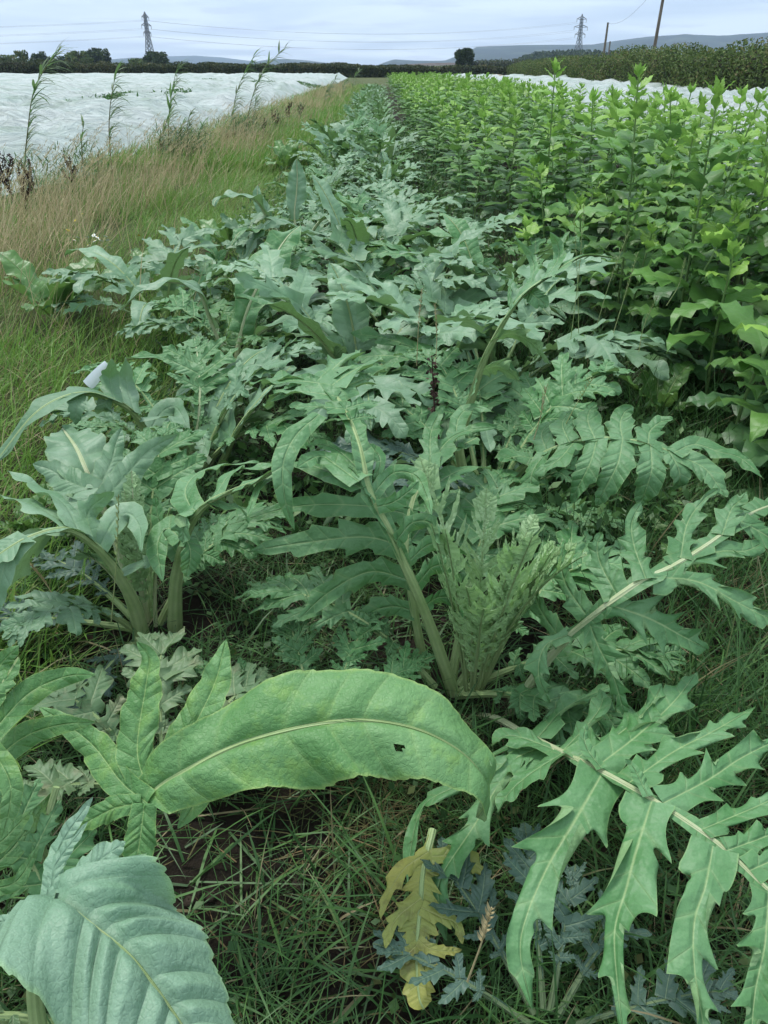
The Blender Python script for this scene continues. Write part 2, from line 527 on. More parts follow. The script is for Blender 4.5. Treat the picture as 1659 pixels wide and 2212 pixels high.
def blade(mb, ax, fr, hw, cols=9, base=0.55, p=2.2, q=0.9, teeth=4, tooth=0.45, skew=0.55, fold=0.12, curl=0.1, wave=0.06,
          quilt=0.0, veins=None, seed=0, sides=(1, 1), grow=0.3, tip_at=1.0, tooth_pow=1.0, arcv=0.0, holes=()):
    """one blade as a grid of points along an axis; the rows slant forward like side veins"""
    r = np.random.default_rng(seed)
    n = len(ax)
    T, B, Nn = fr
    t = np.linspace(0, 1, n)
    w = (base + (1 - base) * sstep(0, grow, t)) * np.clip(1 - np.clip(t / tip_at, 0, 1) ** p, 0, 1) ** q * hw
    w[-1] = hw * 0.004
    v = np.linspace(-1, 1, cols)
    sk = skew * sstep(0.0, 0.12, t) * (1 - 0.3 * t)
    veins = veins or max(5, teeth * 2)
    P = np.zeros((n, cols, 3))
    ph = r.uniform(0, 6.28, 4)
    off = r.uniform(0.0, 0.5, 2)
    fullw = np.zeros((n, cols))
    for j in range(cols):
        side = 0 if v[j] < 0 else 1
        a = abs(v[j])
        tj = t * teeth + off[side] + 0.22 * np.sin(t * teeth * 2.3 + ph[2 + side])
        x = tj % 1.0
        k = np.floor(tj).astype(int)
        saw = np.where(x < 0.72, x / 0.72, (1 - x) / 0.28) ** tooth_pow
        amp = tooth * (0.55 + 0.75 * np.random.default_rng(seed * 31 + side * 7).random(64)[np.clip(k, 0, 63)])
        amp = amp * np.clip((1 - t) * 5, 0, 1) * np.clip(t * 8, 0.15, 1)
        we = w * (1 - np.clip(amp, 0, 0.86) * (1 - saw)) * sides[side]
        mixe = a ** 1.5
        ww = w * sides[side] * (1 - mixe) + we * mixe
        fullw[:, j] = ww * v[j]
    ph2 = r.uniform(0, 6.28)
    tv = t * veins + 0.25 * np.sin(t * veins * 1.7 + ph2)
    pp = np.abs(((tv + 0.5) % 1.0) - 0.5) * 2      # 0 on veins, 1 between
    for j in range(cols):
        l = fullw[:, j]
        a = abs(v[j])
        h = fold * np.abs(l) - curl * l * l / max(hw, 1e-4)
        h = h + wave * hw * (a ** 2) * np.sin(t * (min(teeth, 6) * 3.3 + 5) + ph[0 if v[j] < 0 else 1]) * np.clip((1 - t) * 4, 0, 1)
        h = h + wave * hw * 0.8 * (a ** 2) * np.sin(t * (teeth * 1.3 + 2) + ph[2] + v[j])
        h = h + quilt * hw * (np.sqrt(pp) * min(1, a * 4) * (1 - a ** 2) * 1.1 * np.clip(w / hw, 0, 1) - (1.0 if a < 0.06 else 0.0) * 0.6)
        P[:, j] = ax + B * l[:, None] + T * (sk * np.abs(l) + arcv * l * l / hw)[:, None] + Nn * h[:, None]
    UV = np.stack(np.broadcast_arrays(tv[:, None], v[None]), -1)
    mb.grid(P, UV, holes)


def grow_lobe(p0, d0, N0, L, n, droop, fwd, curlf):
    """axis of a side lobe that leaves the rib, bends forward and hangs"""
    pts = [p0]
    d = d0.copy()
    ds = L / (n - 1)
    for k in range(n - 1):
        d = nrm(d + np.array([0, 0, -droop]) * ds / L + fwd * curlf * ds / L)
        pts.append(pts[-1] + d * ds)
    return np.array(pts)


def rib_tube(ax, fr, r0, r1, k=8, sink=0.55):
    mb = MB()
    n = len(ax)
    t = np.linspace(0, 1, n)
    r = r0 * (1 - t) ** 1.15 + r1
    mb.tube(ax - fr[2] * (r * sink)[:, None], r, k=k, squash=0.8)
    return mb


def pinnate_leaf(ax, fr, L, seed, lobes=8, start=0.28, lobe_len=0.26, lobe_w=0.30, droop=0.6, n_l=16, cols=7, teeth=3, tooth=0.68,
                 end=0.94, wing=0.012, lift=0.15, entire_tip=0.16, mb=None, side_scale=(1, 1), smax=0.55, ang=1.0):
    """lobed artichoke leaf on a given rib"""
    r = np.random.default_rng(seed)
    mb = mb or MB()
    n = len(ax)
    T, B, Nn = fr
    wv = np.clip((np.linspace(0, 1, n) - start * 0.6) / 0.3, 0.05, 1)
    # winged rib
    i0 = int(n * start * 0.5)
    sub = slice(i0, n)
    blade(mb, ax[sub], (T[sub], B[sub], Nn[sub]), L * wing * 2.4, cols=5, base=0.2, p=6, q=0.7, teeth=12, tooth=0.5, skew=0.4, fold=0.25, wave=0.3, seed=seed, veins=40)
    for i in range(lobes):
        f = (i + 0.5) / lobes
        for side in (-1, 1):
            u = start + (end - start) * (f + r.uniform(-0.3, 0.3) / lobes)
            k = int(np.clip(u * (n - 1), 0, n - 1))
            prof = 0.30 + 0.70 * sstep(0, smax, f) if f < smax else 1 - 0.62 * ((f - smax) / (1 - smax)) ** 1.3
            ll = lobe_len * L * prof * r.uniform(0.85, 1.15) * side_scale[0 if side < 0 else 1]
            a = R((78 - 45 * f) * ang + r.uniform(-8, 8))
            d0 = nrm(T[k] * math.cos(a) + B[k] * side * math.sin(a) + Nn[k] * (lift + r.uniform(-0.15, 0.25)))
            lx = grow_lobe(ax[k] + Nn[k] * 0.002, d0, Nn[k], ll, n_l, droop * r.uniform(0.6, 1.5), T[k], 0.35)
            nn = Nn[k] - np.dot(Nn[k], d0) * d0
            lf = frames(lx, N0=nn, roll=side * r.uniform(-0.15, 0.4) + r.normal(0, 0.1))
            blade(mb, lx, lf, 1.25 * ll * lobe_w * r.uniform(0.85, 1.15) * (0.75 if f > 0.2 else 1.0), cols=cols, base=0.75, p=2.0, q=0.85, teeth=teeth,
                  tooth=tooth, skew=0.95, tooth_pow=1.4, fold=0.12, curl=0.15, wave=0.15, seed=seed * 97 + i * 2 + (side > 0))
    k = int(n * (1 - entire_tip))
    blade(mb, ax[k:], (T[k:], B[k:], Nn[k:]), L * 0.075, cols=cols, base=0.6, teeth=3, tooth=0.5, skew=0.6, seed=seed + 5)
    return mb


def entire_leaf(ax, fr, hw, seed, start=0.2, cols=11, teeth=9, tooth=0.16, quilt=0.10, veins=14, fold=0.18, wave=0.14, curl=0.12, mb=None, base=0.35, p=2.6, q=0.8, sides=(1, 1), skew=0.45):
    mb = mb or MB()
    n = len(ax)
    i0 = int(n * start)
    sub = slice(i0, n)
    blade(mb, ax[sub], tuple(a[sub] for a in fr), hw, cols=cols, base=base, p=p, q=q, teeth=teeth, tooth=tooth, skew=skew, fold=fold, curl=curl, wave=wave,
          quilt=quilt, veins=veins, seed=seed, grow=0.4, sides=sides)
    return mb


def explicit_lobe(mb, pix, z0, dz, hw_px, seed, rib_N, teeth=3, tooth=0.5, n=26, cols=9, roll=0.0, zp=1.6, face=0.25, **kw):
    """a lobe that follows measured points; its height runs from z0 to z0+dz"""
    m = len(pix)
    s = np.array([0] + list(np.cumsum([math.hypot(pix[i + 1][0] - pix[i][0], pix[i + 1][1] - pix[i][1]) for i in range(m - 1)])))
    s = s / s[-1]
    P = [atz(x, y, z0 + dz * s[i] ** zp) for i, (x, y) in enumerate(pix)]
    return lobe3d(mb, P, hw_px, seed, rib_N, teeth, tooth, n, cols, roll, face, **kw)


def lobe3d(mb, P, hw_px, seed, N0, teeth=3, tooth=0.5, n=26, cols=9, roll=0.0, face=0.25, **kw):
    ax = curve(P, n)
    view = nrm(np.array([0, 0, CAM_Z]) - ax[n // 2])
    N = nrm(np.asarray(N0) * (1 - face) + view * face)
    fr = frames(ax, N0=N, roll=roll)
    hw = hw_px * depth(ax[n // 2]) / F
    k = dict(base=0.7, p=2.2, q=0.85, skew=0.95, fold=0.10, curl=0.18, wave=0.13, tooth_pow=1.0 + 0.6 * sstep(0.2, 0.5, tooth) + 0.6 * sstep(0.6, 0.85, tooth))
    k.update(kw)
    blade(mb, ax, fr, hw, cols=cols, teeth=teeth, tooth=tooth, seed=seed, **k)


class Plant:
    def __init__(self, name, label, loc, group, cat='plant'):
        self.loc = np.array([loc[0], loc[1], 0.0])
        self.root = thing(name, label, cat, tuple(self.loc), group=group)
        self.i = 0

    def leaf(self, mb, rib=None, mat='art', ribmat='rib', name='leaf', label=None):
        o = part(name, mb.mesh(name, M[mat], origin=self.loc), self.root, label=label)
        if rib is not None:
            part('midrib', rib.mesh('midrib', M[ribmat], origin=self.loc), o)
        return o


def pixel_rib(pts, n, out=None, roll=0.0, base=None):
    P = [at(*p) for p in pts]
    if base is not None:
        P = [np.array(b, float) for b in base] + P
    ax = curve(P, n)
    return ax, frames(ax, out_dir=out, roll=roll)


def arch(base, az, elev, L, bend, n, tipup=0.0, sway=0.0):
    """rib of a leaf that rises from the crown and arches over"""
    pts = [np.asarray(base, float)]
    e = R(elev)
    a = az
    ds = L / (n - 1)
    for k in range(n - 1):
        d = np.array([math.sin(a) * math.cos(e), math.cos(a) * math.cos(e), math.sin(e)])
        pts.append(pts[-1] + d * ds)
        f = k / (n - 1)
        e -= R(bend) * ds / L * (0.35 + 1.3 * f)
        a += sway * ds / L
    return np.array(pts)


ART_GROUP = 'globe artichoke plants along the bed'

# ================================================================== THE SETTING
# ------------------------------------------------------------------ ground
def ground_mat():
    m, nt, N, out = new_mat('field_ground')
    geo = N('ShaderNodeNewGeometry')
    s = N('ShaderNodeSeparateXYZ', {0: geo.outputs['Position']})
    n1 = N('ShaderNodeTexNoise', {'Vector': geo.outputs['Position'], 'Scale': 4.0, 'Detail': 6.0, 'Roughness': 0.65})
    soil = N('ShaderNodeMix', {'Factor': n1.outputs['Fac'], 'A': (0.016, 0.013, 0.010, 1), 'B': (0.05, 0.04, 0.028, 1)}, data_type='RGBA')
    n2 = N('ShaderNodeTexNoise', {'Vector': geo.outputs['Position'], 'Scale': 0.6, 'Detail': 8.0, 'Roughness': 0.7})
    gr = N('ShaderNodeMix', {'Factor': n2.outputs['Fac'], 'A': (0.045, 0.07, 0.022, 1), 'B': (0.12, 0.13, 0.055, 1)}, data_type='RGBA')
    # turf outside the crop bed
    n3 = N('ShaderNodeTexNoise', {'Vector': geo.outputs['Position'], 'Scale': 1.2, 'Detail': 3.0})
    e = N('ShaderNodeMath', {0: n3.outputs['Fac'], 1: 1.2, 2: s.outputs['X']}, operation='MULTIPLY_ADD')
    lf = N('ShaderNodeMapRange', {'Value': e.outputs[0], 'From Min': -1.1, 'From Max': -0.6, 'To Min': 1.0, 'To Max': 0.0})
    fy = N('ShaderNodeMapRange', {'Value': s.outputs['Y'], 'From Min': 70.0, 'From Max': 90.0})
    mx = N('ShaderNodeMath', {0: lf.outputs[0], 1: fy.outputs[0]}, operation='MAXIMUM')
    c = N('ShaderNodeMix', {'Factor': mx.outputs[0], 'A': soil.outputs['Result'], 'B': gr.outputs['Result']}, data_type='RGBA')
    nb = N('ShaderNodeTexNoise', {'Vector': geo.outputs['Position'], 'Scale': 28.0, 'Detail': 8.0, 'Roughness': 0.7})
    bp = N('ShaderNodeBump', {'Height': nb.outputs['Fac'], 'Strength': 1.0, 'Distance': 0.05})
    pb = N('ShaderNodeBsdfPrincipled', {'Base Color': c.outputs['Result'], 'Roughness': 0.95, 'Specular IOR Level': 0.15, 'Normal': bp.outputs[0]})
    nt.links.new(pb.outputs[0], out.inputs['Surface'])
    return m


def gh(x, y):
    """height of the ground: clods in the bed, a low verge bank on the left"""
    x, y = np.asarray(x, float), np.asarray(y, float)
    near = np.clip(1 - np.abs(y) / 60.0, 0, 1)
    h = (fbm(x * 1.3 + 40, y * 1.3 + 40, 3, 4) - 0.5) * 0.10 * near
    h = h + (fbm(x * 9 + 40, y * 9 + 40, 5, 3) - 0.5) * 0.035 * np.clip(1 - np.abs(y) / 12, 0, 1)
    return h - 0.01


def spaced(a):
    return np.array(sorted(set(np.round(np.concatenate([-a[::-1], a]), 4))))


gx = spaced(np.concatenate([np.arange(0, 3, 0.045), np.arange(3, 8, 0.25), [9, 11, 14, 18, 25, 40, 80, 200, 600, 1800, 4000, 6900]]))
gy = np.concatenate([[-6900, -2000, -400, -60, -10, -3, -1, -0.4], np.arange(0, 5, 0.045), np.arange(5, 15, 0.2),
                     [16, 18, 20, 24, 28, 34, 42, 55, 75, 110, 170, 300, 700, 1800, 4000, 6900]])
GX, GY = np.meshgrid(gx, gy)
GZ = np.where((np.abs(GX) < 60) & (np.abs(GY) < 60), gh(GX, GY), -0.01)
mb = MB()
mb.grid(np.stack([GX, GY, GZ], -1), np.stack([GX, GY], -1))
obj('ground', mb.mesh('ground', ground_mat()), kind='structure', label='dark soil and turf of the vegetable field')

# ------------------------------------------------------------------ far hills
def ridge(name, prof, D, front, mat, label, seed, rough=0.04):
    px = np.linspace(prof[0][0], prof[-1][0], 160)
    py = np.interp(px, [p[0] for p in prof], [p[1] for p in prof])
    rows = []
    for k, (f, hf) in enumerate([(1 - front, 0.0), (1 - front * 0.75, 0.30), (1 - front * 0.5, 0.55), (1 - front * 0.28, 0.78), (1 - front * 0.12, 0.93), (1.0, 1.0),
                                 (1 + front * 0.2, 0.9), (1 + front * 0.6, 0.4), (1 + front, 0.0)]):
        row = []
        for i in range(len(px)):
            top = at(px[i], py[i], D)
            z = max(top[2], 0.2)
            nz = (float(fbm(np.array(px[i] / 40.0), np.array(k * 0.8), seed)) - 0.5) * rough * z * 4 * (1 if 0 < k < 5 else 0)
            row.append((top[0] * f, D * f, z * hf + nz - 0.3))
        rows.append(row)
    P = np.array(rows)
    mb = MB()
    mb.grid(P, P[..., :2])
    return obj(name, mb.mesh(name, mat), kind='structure', label=label)


def hill_mat(name, a, b, c, scale):
    m, nt, N, out = new_mat(name)
    geo = N('ShaderNodeNewGeometry')
    v = N('ShaderNodeTexVoronoi', {'Vector': geo.outputs['Position'], 'Scale': scale})
    n = N('ShaderNodeTexNoise', {'Vector': geo.outputs['Position'], 'Scale': scale * 2.2, 'Detail': 6.0})
    r = N('ShaderNodeMapRange', {'Value': n.outputs['Fac'], 'From Min': 0.4, 'From Max': 0.58})
    r2 = N('ShaderNodeMapRange', {'Value': N('ShaderNodeSeparateXYZ', {0: v.outputs['Color']}).outputs['X'], 'From Min': 0.55, 'From Max': 0.6})
    c1 = N('ShaderNodeMix', {'Factor': r2.outputs[0], 'A': rgb(a), 'B': rgb(b)}, data_type='RGBA')
    c2 = N('ShaderNodeMix', {'Factor': r.outputs[0], 'A': c1.outputs['Result'], 'B': rgb(c)}, data_type='RGBA')
    pb = N('ShaderNodeBsdfPrincipled', {'Base Color': c2.outputs['Result'], 'Roughness': 0.95, 'Specular IOR Level': 0.1})
    nt.links.new(pb.outputs[0], out.inputs['Surface'])
    return m


hm = hill_mat('hill_pasture_and_wood', (0.024, 0.040, 0.028), (0.045, 0.060, 0.040), (0.010, 0.019, 0.017), 0.004)
ridge('hill', [(760, 150), (800, 146), (830, 135), (850, 128), (900, 131), (960, 131), (1000, 116), (1030, 101), (1130, 97), (1280, 96), (1330, 88), (1400, 79), (1480, 74),
               (1560, 77), (1659, 70), (1850, 64), (2100, 80)], 3600, 0.35, hm, 'long blue wooded hill behind the telegraph poles', 1)
ridge('hill', [(-300, 120), (100, 130), (240, 128), (290, 124), (330, 126), (400, 135), (470, 141), (540, 135), (580, 128), (620, 127), (660, 130), (720, 137), (800, 146)],
      4400, 0.3, hm, 'low blue hills behind the far hedge', 2)
ridge('hill', [(150, 135), (280, 127), (350, 122), (420, 120), (480, 124), (560, 134), (650, 142), (800, 146)], 6000, 0.12, hm, 'faint pale mountain ridge on the horizon', 3)
fm = hill_mat('field_slope', (0.085, 0.14, 0.04), (0.14, 0.18, 0.06), (0.07, 0.11, 0.035), 0.012)
ridge('field', [(640, 147), (800, 146), (850, 145), (900, 143), (1000, 139), (1080, 134), (1180, 136), (1300, 140), (1659, 142), (1900, 143)], 700, 0.6, fm,
      'green field rising to the wood beyond the lone tree', 4, 0.0)
pm = plain_mat('ploughed_earth', (0.075, 0.06, 0.05), (0.10, 0.08, 0.065), 0.2, 0.95, 0.3)
ridge('ploughed_field', [(815, 145), (860, 139), (930, 135), (1010, 134), (1090, 133), (1130, 134)], 800, 0.05, pm, 'strip of bare ploughed earth on the rising field', 5, 0.0)

# ------------------------------------------------------------------ leaf clouds for hedges, trees
def leaf_cloud(mb, C, size, r, flat=0.0, ratio=0.6):
    n = len(C)
    d = nrm(r.normal(size=(n, 3)))
    e = nrm(np.cross(d, r.normal(size=(n, 3)) + [0, 0, flat]))
    s = np.asarray(size) * r.uniform(0.6, 1.4, n)
    L = d * s[:, None]
    W = e * (s * ratio * 0.5)[:, None]
    V = np.stack([C - L * 0.5, C + W, C + L * 0.5, C - W], 1).reshape(-1, 3)
    idx = np.arange(n * 4).reshape(n, 4)
    c = r.random(n)
    UV = np.repeat(np.stack([c, np.zeros(n)], 1), 4, axis=0)
    mb.raw(V, idx, UV)


M['hedge'] = ramp_mat('hedge_leaves', [(0.0, (0.042, 0.072, 0.022)), (0.45, (0.09, 0.14, 0.038)), (0.88, (0.14, 0.185, 0.054)), (1.0, (0.18, 0.16, 0.07))], noise=0.7, noise_amt=0.35)
M['hedge_far'] = ramp_mat('far_hedge_leaves', [(0.0, (0.026, 0.042, 0.016)), (0.55, (0.058, 0.08, 0.030)), (1.0, (0.11, 0.105, 0.045))], noise=0.2, noise_amt=0.35)
M['tree'] = ramp_mat('tree_leaves', [(0.0, (0.014, 0.028, 0.010)), (0.5, (0.032, 0.058, 0.020)), (1.0, (0.07, 0.105, 0.035))], noise=0.5, noise_amt=0.3)
M['bark'] = plain_mat('bark', (0.05, 0.04, 0.03), (0.10, 0.085, 0.07), 6, 0.9, 0.8, 30, 0.02)
M['core'] = plain_mat('hedge_dark_core', (0.016, 0.018, 0.010), (0.03, 0.028, 0.016), 3, 0.95, 1.0, 12, 0.2)  # dark core colour stands for the shade inside a hedge


def hedge(label, path, width, n, size, mat, seed, stems=True):
    """clipped field hedge: added dark core, leaves through the outer half metre and loose shoots on top"""
    r = np.random.default_rng(seed)
    P = np.array(path, float)
    t = np.sort(r.random(n))
    k = np.linspace(0, 1, len(P))
    X, Y, H = (np.interp(t, k, P[:, i]) for i in range(3))
    dx = np.gradient(P[:, 0]).mean(), np.gradient(P[:, 1]).mean()
    nx = nrm(np.array([dx[1], -dx[0]]))
    s = np.cumsum(np.full(n, 1.0)) * 0 + t * np.linalg.norm(P[-1, :2] - P[0, :2])
    Hn = H * (0.82 + 0.36 * fbm(s / 2.6, s * 0 + seed, seed, 4))
    a = r.uniform(0, math.pi, n)
    rad = r.uniform(0.75, 1.05, n)
    lat = np.cos(a) * np.abs(np.cos(a)) ** -0.35 * rad * width * 0.5 * (0.8 + 0.4 * fbm(s / 1.5, a * 2, seed + 3, 3))
    up = np.abs(np.sin(a)) ** 0.5 * rad
    z = np.clip(up, 0, 1.1) * Hn
    low = r.random(n) < 0.35
    z = np.where(low, r.random(n) * Hn * 0.9, z)
    lat = np.where(low, np.sign(r.normal(size=n)) * width * 0.5 * r.uniform(0.8, 1.08, n), lat)
    C = np.stack([X + nx[0] * lat, Y + nx[1] * lat, z], 1)
    root = thing('hedge', label, 'hedge', (P[0, 0], P[0, 1], 0))
    o = np.array([P[0, 0], P[0, 1], 0])
    mb = MB()
    leaf_cloud(mb, C, np.full(n, size), r)
    part('foliage', mb.mesh('foliage', M[mat], smooth=False, origin=o), root, kind='stuff')
    mb = MB()
    q = 90
    tt = np.linspace(0, 1, q)
    X, Y, H = (np.interp(tt, k, P[:, i]) for i in range(3))
    ang = np.linspace(0, math.pi, 9)
    G = np.zeros((q, 9, 3))
    for j, a in enumerate(ang):
        wob = 0.70 + 0.22 * fbm(tt * q / 3.0, np.full(q, j * 0.7), seed + 9, 3)
        l = math.copysign(abs(math.cos(a)) ** 0.5, math.cos(a)) * width * 0.46 * wob
        G[:, j] = np.stack([X + nx[0] * l, Y + nx[1] * l, H * 0.86 * abs(math.sin(a)) ** 0.4 * (0.85 + 0.2 * wob)], 1)
    mb.grid(G, G[..., :2])
    part('dark_core', mb.mesh('dark_core', M['core'], origin=o), root)  # solid dark core added inside the leaves to block gaps
    return root


hedge('tall field hedge running away beside the fleece under the telegraph poles',
      [(15.2, 22, 2.2), (15.6, 28, 2.0), (15.9, 34, 2.5), (16.2, 45, 2.2), (16.5, 56, 2.5), (16.8, 70, 2.2), (17.2, 84, 2.4), (17.5, 100, 2.1), (18.5, 125, 2.0)], 2.4, 90000, 0.125, 'hedge', 21)
hedge('dark hedge along the far end of the fleece-covered field',
      [(-110, 150, 3.4), (-85, 150, 3.0), (-60, 150, 2.6), (-45, 151, 2.0), (-30, 151, 2.2), (-20, 152, 1.9), (-8, 152, 2.1), (0, 153, 1.8), (8, 154, 1.6)], 3.6, 60000, 0.3, 'hedge_far', 22)
hedge('low dark hedge at the end of the crop rows, below the lone tree',
      [(-8, 160, 1.9), (8, 162, 1.7), (24, 163, 1.8), (30, 164, 2.2)], 3.0, 12000, 0.35, 'hedge_far', 23)
hedge('distant hedge dividing the rising green field',
      [(30, 300, 3.6), (60, 330, 4.2), (95, 330, 4.0)], 5.0, 6000, 0.7, 'hedge_far', 24)


def tree(label, px, Y, top_py, wid_px, mat, seed, n=2600, size=0.5, trunk=True, base_px=None, lean=0.0, name='tree', group=None, crown_from=0.28):
    r = np.random.default_rng(seed)
    b = at(px, 146, Y)
    b[2] = 0
    H = at(px, top_py, Y)[2]
    wd = wid_px * depth(at(px, top_py, Y)) / F
    root = thing(name, label, 'tree', tuple(b), group=group)
    mb = MB()
    ax = curve([(0, 0, -0.1), (0.02 * H + lean * 0.2, 0, H * 0.35), (lean * 0.6, 0, H * 0.8)], 10)
    mb.tube(ax, np.linspace(H * 0.035, H * 0.008, 10), k=8)
    for q in range(7):
        a = r.uniform(0, 6.28)
        s0 = ax[3 + q % 5]
        e = s0 + np.array([math.cos(a) * wd * 0.33, math.sin(a) * wd * 0.33, H * r.uniform(0.15, 0.32)])
        mb.tube(curve([s0, (s0 + e) / 2 + [0, 0, -0.04 * H], e], 6), np.linspace(H * 0.015, H * 0.004, 6), k=6)
    part('trunk', mb.mesh('trunk', M['bark'], origin=(0, 0, 0)), root)
    mb = MB()
    nb = 26
    cs = []
    for q in range(nb):
        zf = r.uniform(crown_from, 0.92)
        rr = wd * 0.5 * math.sin(math.pi * np.clip((zf - crown_from + 0.18) / (1.12 - crown_from + 0.18), 0, 1)) ** 0.6
        a = r.uniform(0, 6.28)
        cs.append((math.cos(a) * rr * 0.62 + lean * zf, math.sin(a) * rr * 0.62, zf * H))
    cs = np.array(cs)
    br = wd * r.uniform(0.13, 0.23, nb)
    w = r.integers(0, nb, n)
    d = nrm(r.normal(size=(n, 3)))
    C = cs[w] + d * (br[w] * r.uniform(0.35, 1.08, n) ** 0.6)[:, None] * np.array([1, 1, 0.8])
    C[:, 2] = np.clip(C[:, 2], H * crown_from * 0.75, H)
    leaf_cloud(mb, C, np.full(n, size), r)
    part('crown', mb.mesh('crown', M[mat], smooth=False), root)
    return root


TG = 'trees behind the far hedge'
tree('lone rounded tree standing beyond the end of the crop rows', 1000, 200, 105, 46, 'tree', 31, n=5200, size=0.42, lean=0.4, crown_from=0.34)
tree('broad dark tree beside the lattice pylon', 338, 250, 113, 62, 'tree', 32, n=3600, size=0.7, group=TG, crown_from=0.2)
tree('tallest dark tree of the clump behind the far hedge', 214, 260, 104, 56, 'tree', 33, n=3200, size=0.7, group=TG, crown_from=0.2)
tree('lighter green tree next to the tallest dark tree', 172, 255, 111, 58, 'hedge', 34, n=2800, size=0.7, group=TG, crown_from=0.2)
tree('small round tree between two other trees behind the far hedge', 88, 250, 112, 40, 'tree', 35, n=2000, size=0.6, group=TG, crown_from=0.2)
tree('round-topped pale green tree at the far end of the hedge', 52, 250, 108, 34, 'hedge', 36, n=2000, size=0.6, group=TG, crown_from=0.2)
tree('low tree at the picture edge behind the far hedge', 8, 250, 122, 44, 'tree', 37, n=2000, size=0.6, group=TG, crown_from=0.2)
tree('bushy tree between the pylon tree and the tall clump', 128, 262, 122, 70, 'tree', 38, n=2600, size=0.7, group=TG, crown_from=0.15)
tree('wide leafy tree joining the hedge behind the small round tree', 30, 258, 120, 70, 'hedge', 43, n=2400, size=0.7, group=TG, crown_from=0.12)
tree('low spreading tree just left of the pylon tree', 300, 262, 128, 50, 'hedge', 44, n=1600, size=0.7, group=TG, crown_from=0.12)
tree('low bushy tree beyond the hedge between the pylon and the willow pair', 470, 300, 137, 60, 'tree', 45, n=1600, size=0.8, group=TG, crown_from=0.1)
tree('low bushy tree beyond the hedge left of the lone skyline tree', 640, 300, 138, 60, 'tree', 46, n=1600, size=0.8, group=TG, crown_from=0.1)
tree('small dark round tree standing alone on the skyline near the far hedge', 745, 330, 136, 26, 'tree', 39, n=1400, size=0.6, crown_from=0.15)
tree('dark bushy tree rising over the hedge at the picture edge', 1640, 60, 104, 60, 'tree', 41, n=3500, size=0.22, crown_from=0.35)
tree('low dark tree rising above the hedge beside the tall telegraph pole', 1560, 75, 112, 60, 'tree', 42, n=3000, size=0.24, crown_from=0.35)

# far wood: reads as one mass
r = np.random.default_rng(55)
mb = MB()
Cs = []
for q in range(150):
    px = r.uniform(1128, 1412)
    top = np.interp(px, [1128, 1160, 1200, 1250, 1330, 1412], [124, 113, 110, 108, 111, 116]) + r.uniform(-2, 5)
    Yq = r.uniform(640, 690)
    p = at(px, top, Yq)
    con = px > 1280 and r.random() < 0.6
    h = p[2]
    k = 130
    f = r.random(k)
    rad = (3.2 * (1 - f) + 0.3) if con else 4.6 * np.sqrt(np.clip(f * (1.05 - f) * 4, 0, 1))
    a = r.uniform(0, 6.28, k)
    Cs.append(np.stack([p[0] + np.cos(a) * rad, Yq + np.sin(a) * rad, h - (h - 2) * (1 - f) if not con else 2 + (h - 2) * f], 1))
leaf_cloud(mb, np.vstack(Cs), np.full(150 * 130, 1.7), r)
obj('far_wood', mb.mesh('far_wood', M['tree'], smooth=False), kind='stuff', label='dark mixed wood on the rising ground before the blue hill')

# ------------------------------------------------------------------ pylons, wires, poles
M['steel'] = plain_mat('galvanised_steel', (0.13, 0.14, 0.15), (0.18, 0.19, 0.20), 0.5, 0.6, 0.1)
M['pole'] = plain_mat('weathered_pole', (0.10, 0.085, 0.065), (0.19, 0.165, 0.13), 2.0, 0.9, 0.5, 12, 0.02, stretch=(3, 3, 0.3))
M['wire'] = plain_mat('wire', (0.10, 0.11, 0.12), (0.12, 0.13, 0.14), 1.0, 0.6, 0.0)


def pylon(label, px, py_top, Y, rz, th):
    top = at(px, py_top, Y)
    H = top[2]
    root = thing('pylon', label, 'pylon', (top[0], Y, 0), rz, group='lattice pylons of the power line')

    def half(z):
        return np.interp(z / H, [0, 0.45, 0.62, 0.95, 1.0], [0.095, 0.045, 0.028, 0.018, 0.002]) * H

    zs = [0, 0.12, 0.23, 0.33, 0.42, 0.50, 0.57, 0.63, 0.69, 0.75, 0.81, 0.87, 0.93, 1.0]
    for sx in (-1, 1):
        for sy in (-1, 1):
            mb = MB()
            mb.tube([(sx * half(z * H), sy * half(z * H), z * H) for z in zs], th, k=4)
            part('leg', mb.mesh('leg', M['steel']), root)
    mb = MB()
    for i in range(len(zs) - 2):
        z0, z1 = zs[i] * H, zs[i + 1] * H
        a, b = half(z0), half(z1)
        for (c0, c1) in (((-1, -1), (1, -1)), ((1, -1), (1, 1)), ((1, 1), (-1, 1)), ((-1, 1), (-1, -1))):
            mb.tube([(c0[0] * a, c0[1] * a, z0), (c1[0] * b, c1[1] * b, z1)], th * 0.6, k=4)
            mb.tube([(c1[0] * a, c1[1] * a, z0), (c0[0] * b, c0[1] * b, z1)], th * 0.6, k=4)
            mb.tube([(c0[0] * b, c0[1] * b, z1), (c1[0] * b, c1[1] * b, z1)], th * 0.5, k=4)
    part('bracing', mb.mesh('bracing', M['steel']), root)
    tips = []
    for f, w in ((0.63, 0.13), (0.76, 0.17), (0.90, 0.12)):
        z = f * H
        mb = MB()
        for sx in (-1, 1):
            e = (sx * w * H, 0, z + 0.012 * H)
            tips.append(e)
            for sy in (-1, 1):
                mb.tube([(sx * half(z), sy * half(z), z), e], th * 0.7, k=4)
                mb.tube([(sx * half(z), sy * half(z), z + 0.05 * H), e], th * 0.7, k=4)
            mb.tube([e, (e[0], 0, e[2] - 0.06 * H)], th * 0.7, k=4)
        part('cross_arm', mb.mesh('cross_arm', M['steel']), root)
    c, s = math.cos(rz), math.sin(rz)
    return [np.array([top[0] + x * c - y * s, Y + x * s + y * c, z - 0.06 * H]) for (x, y, z) in tips]


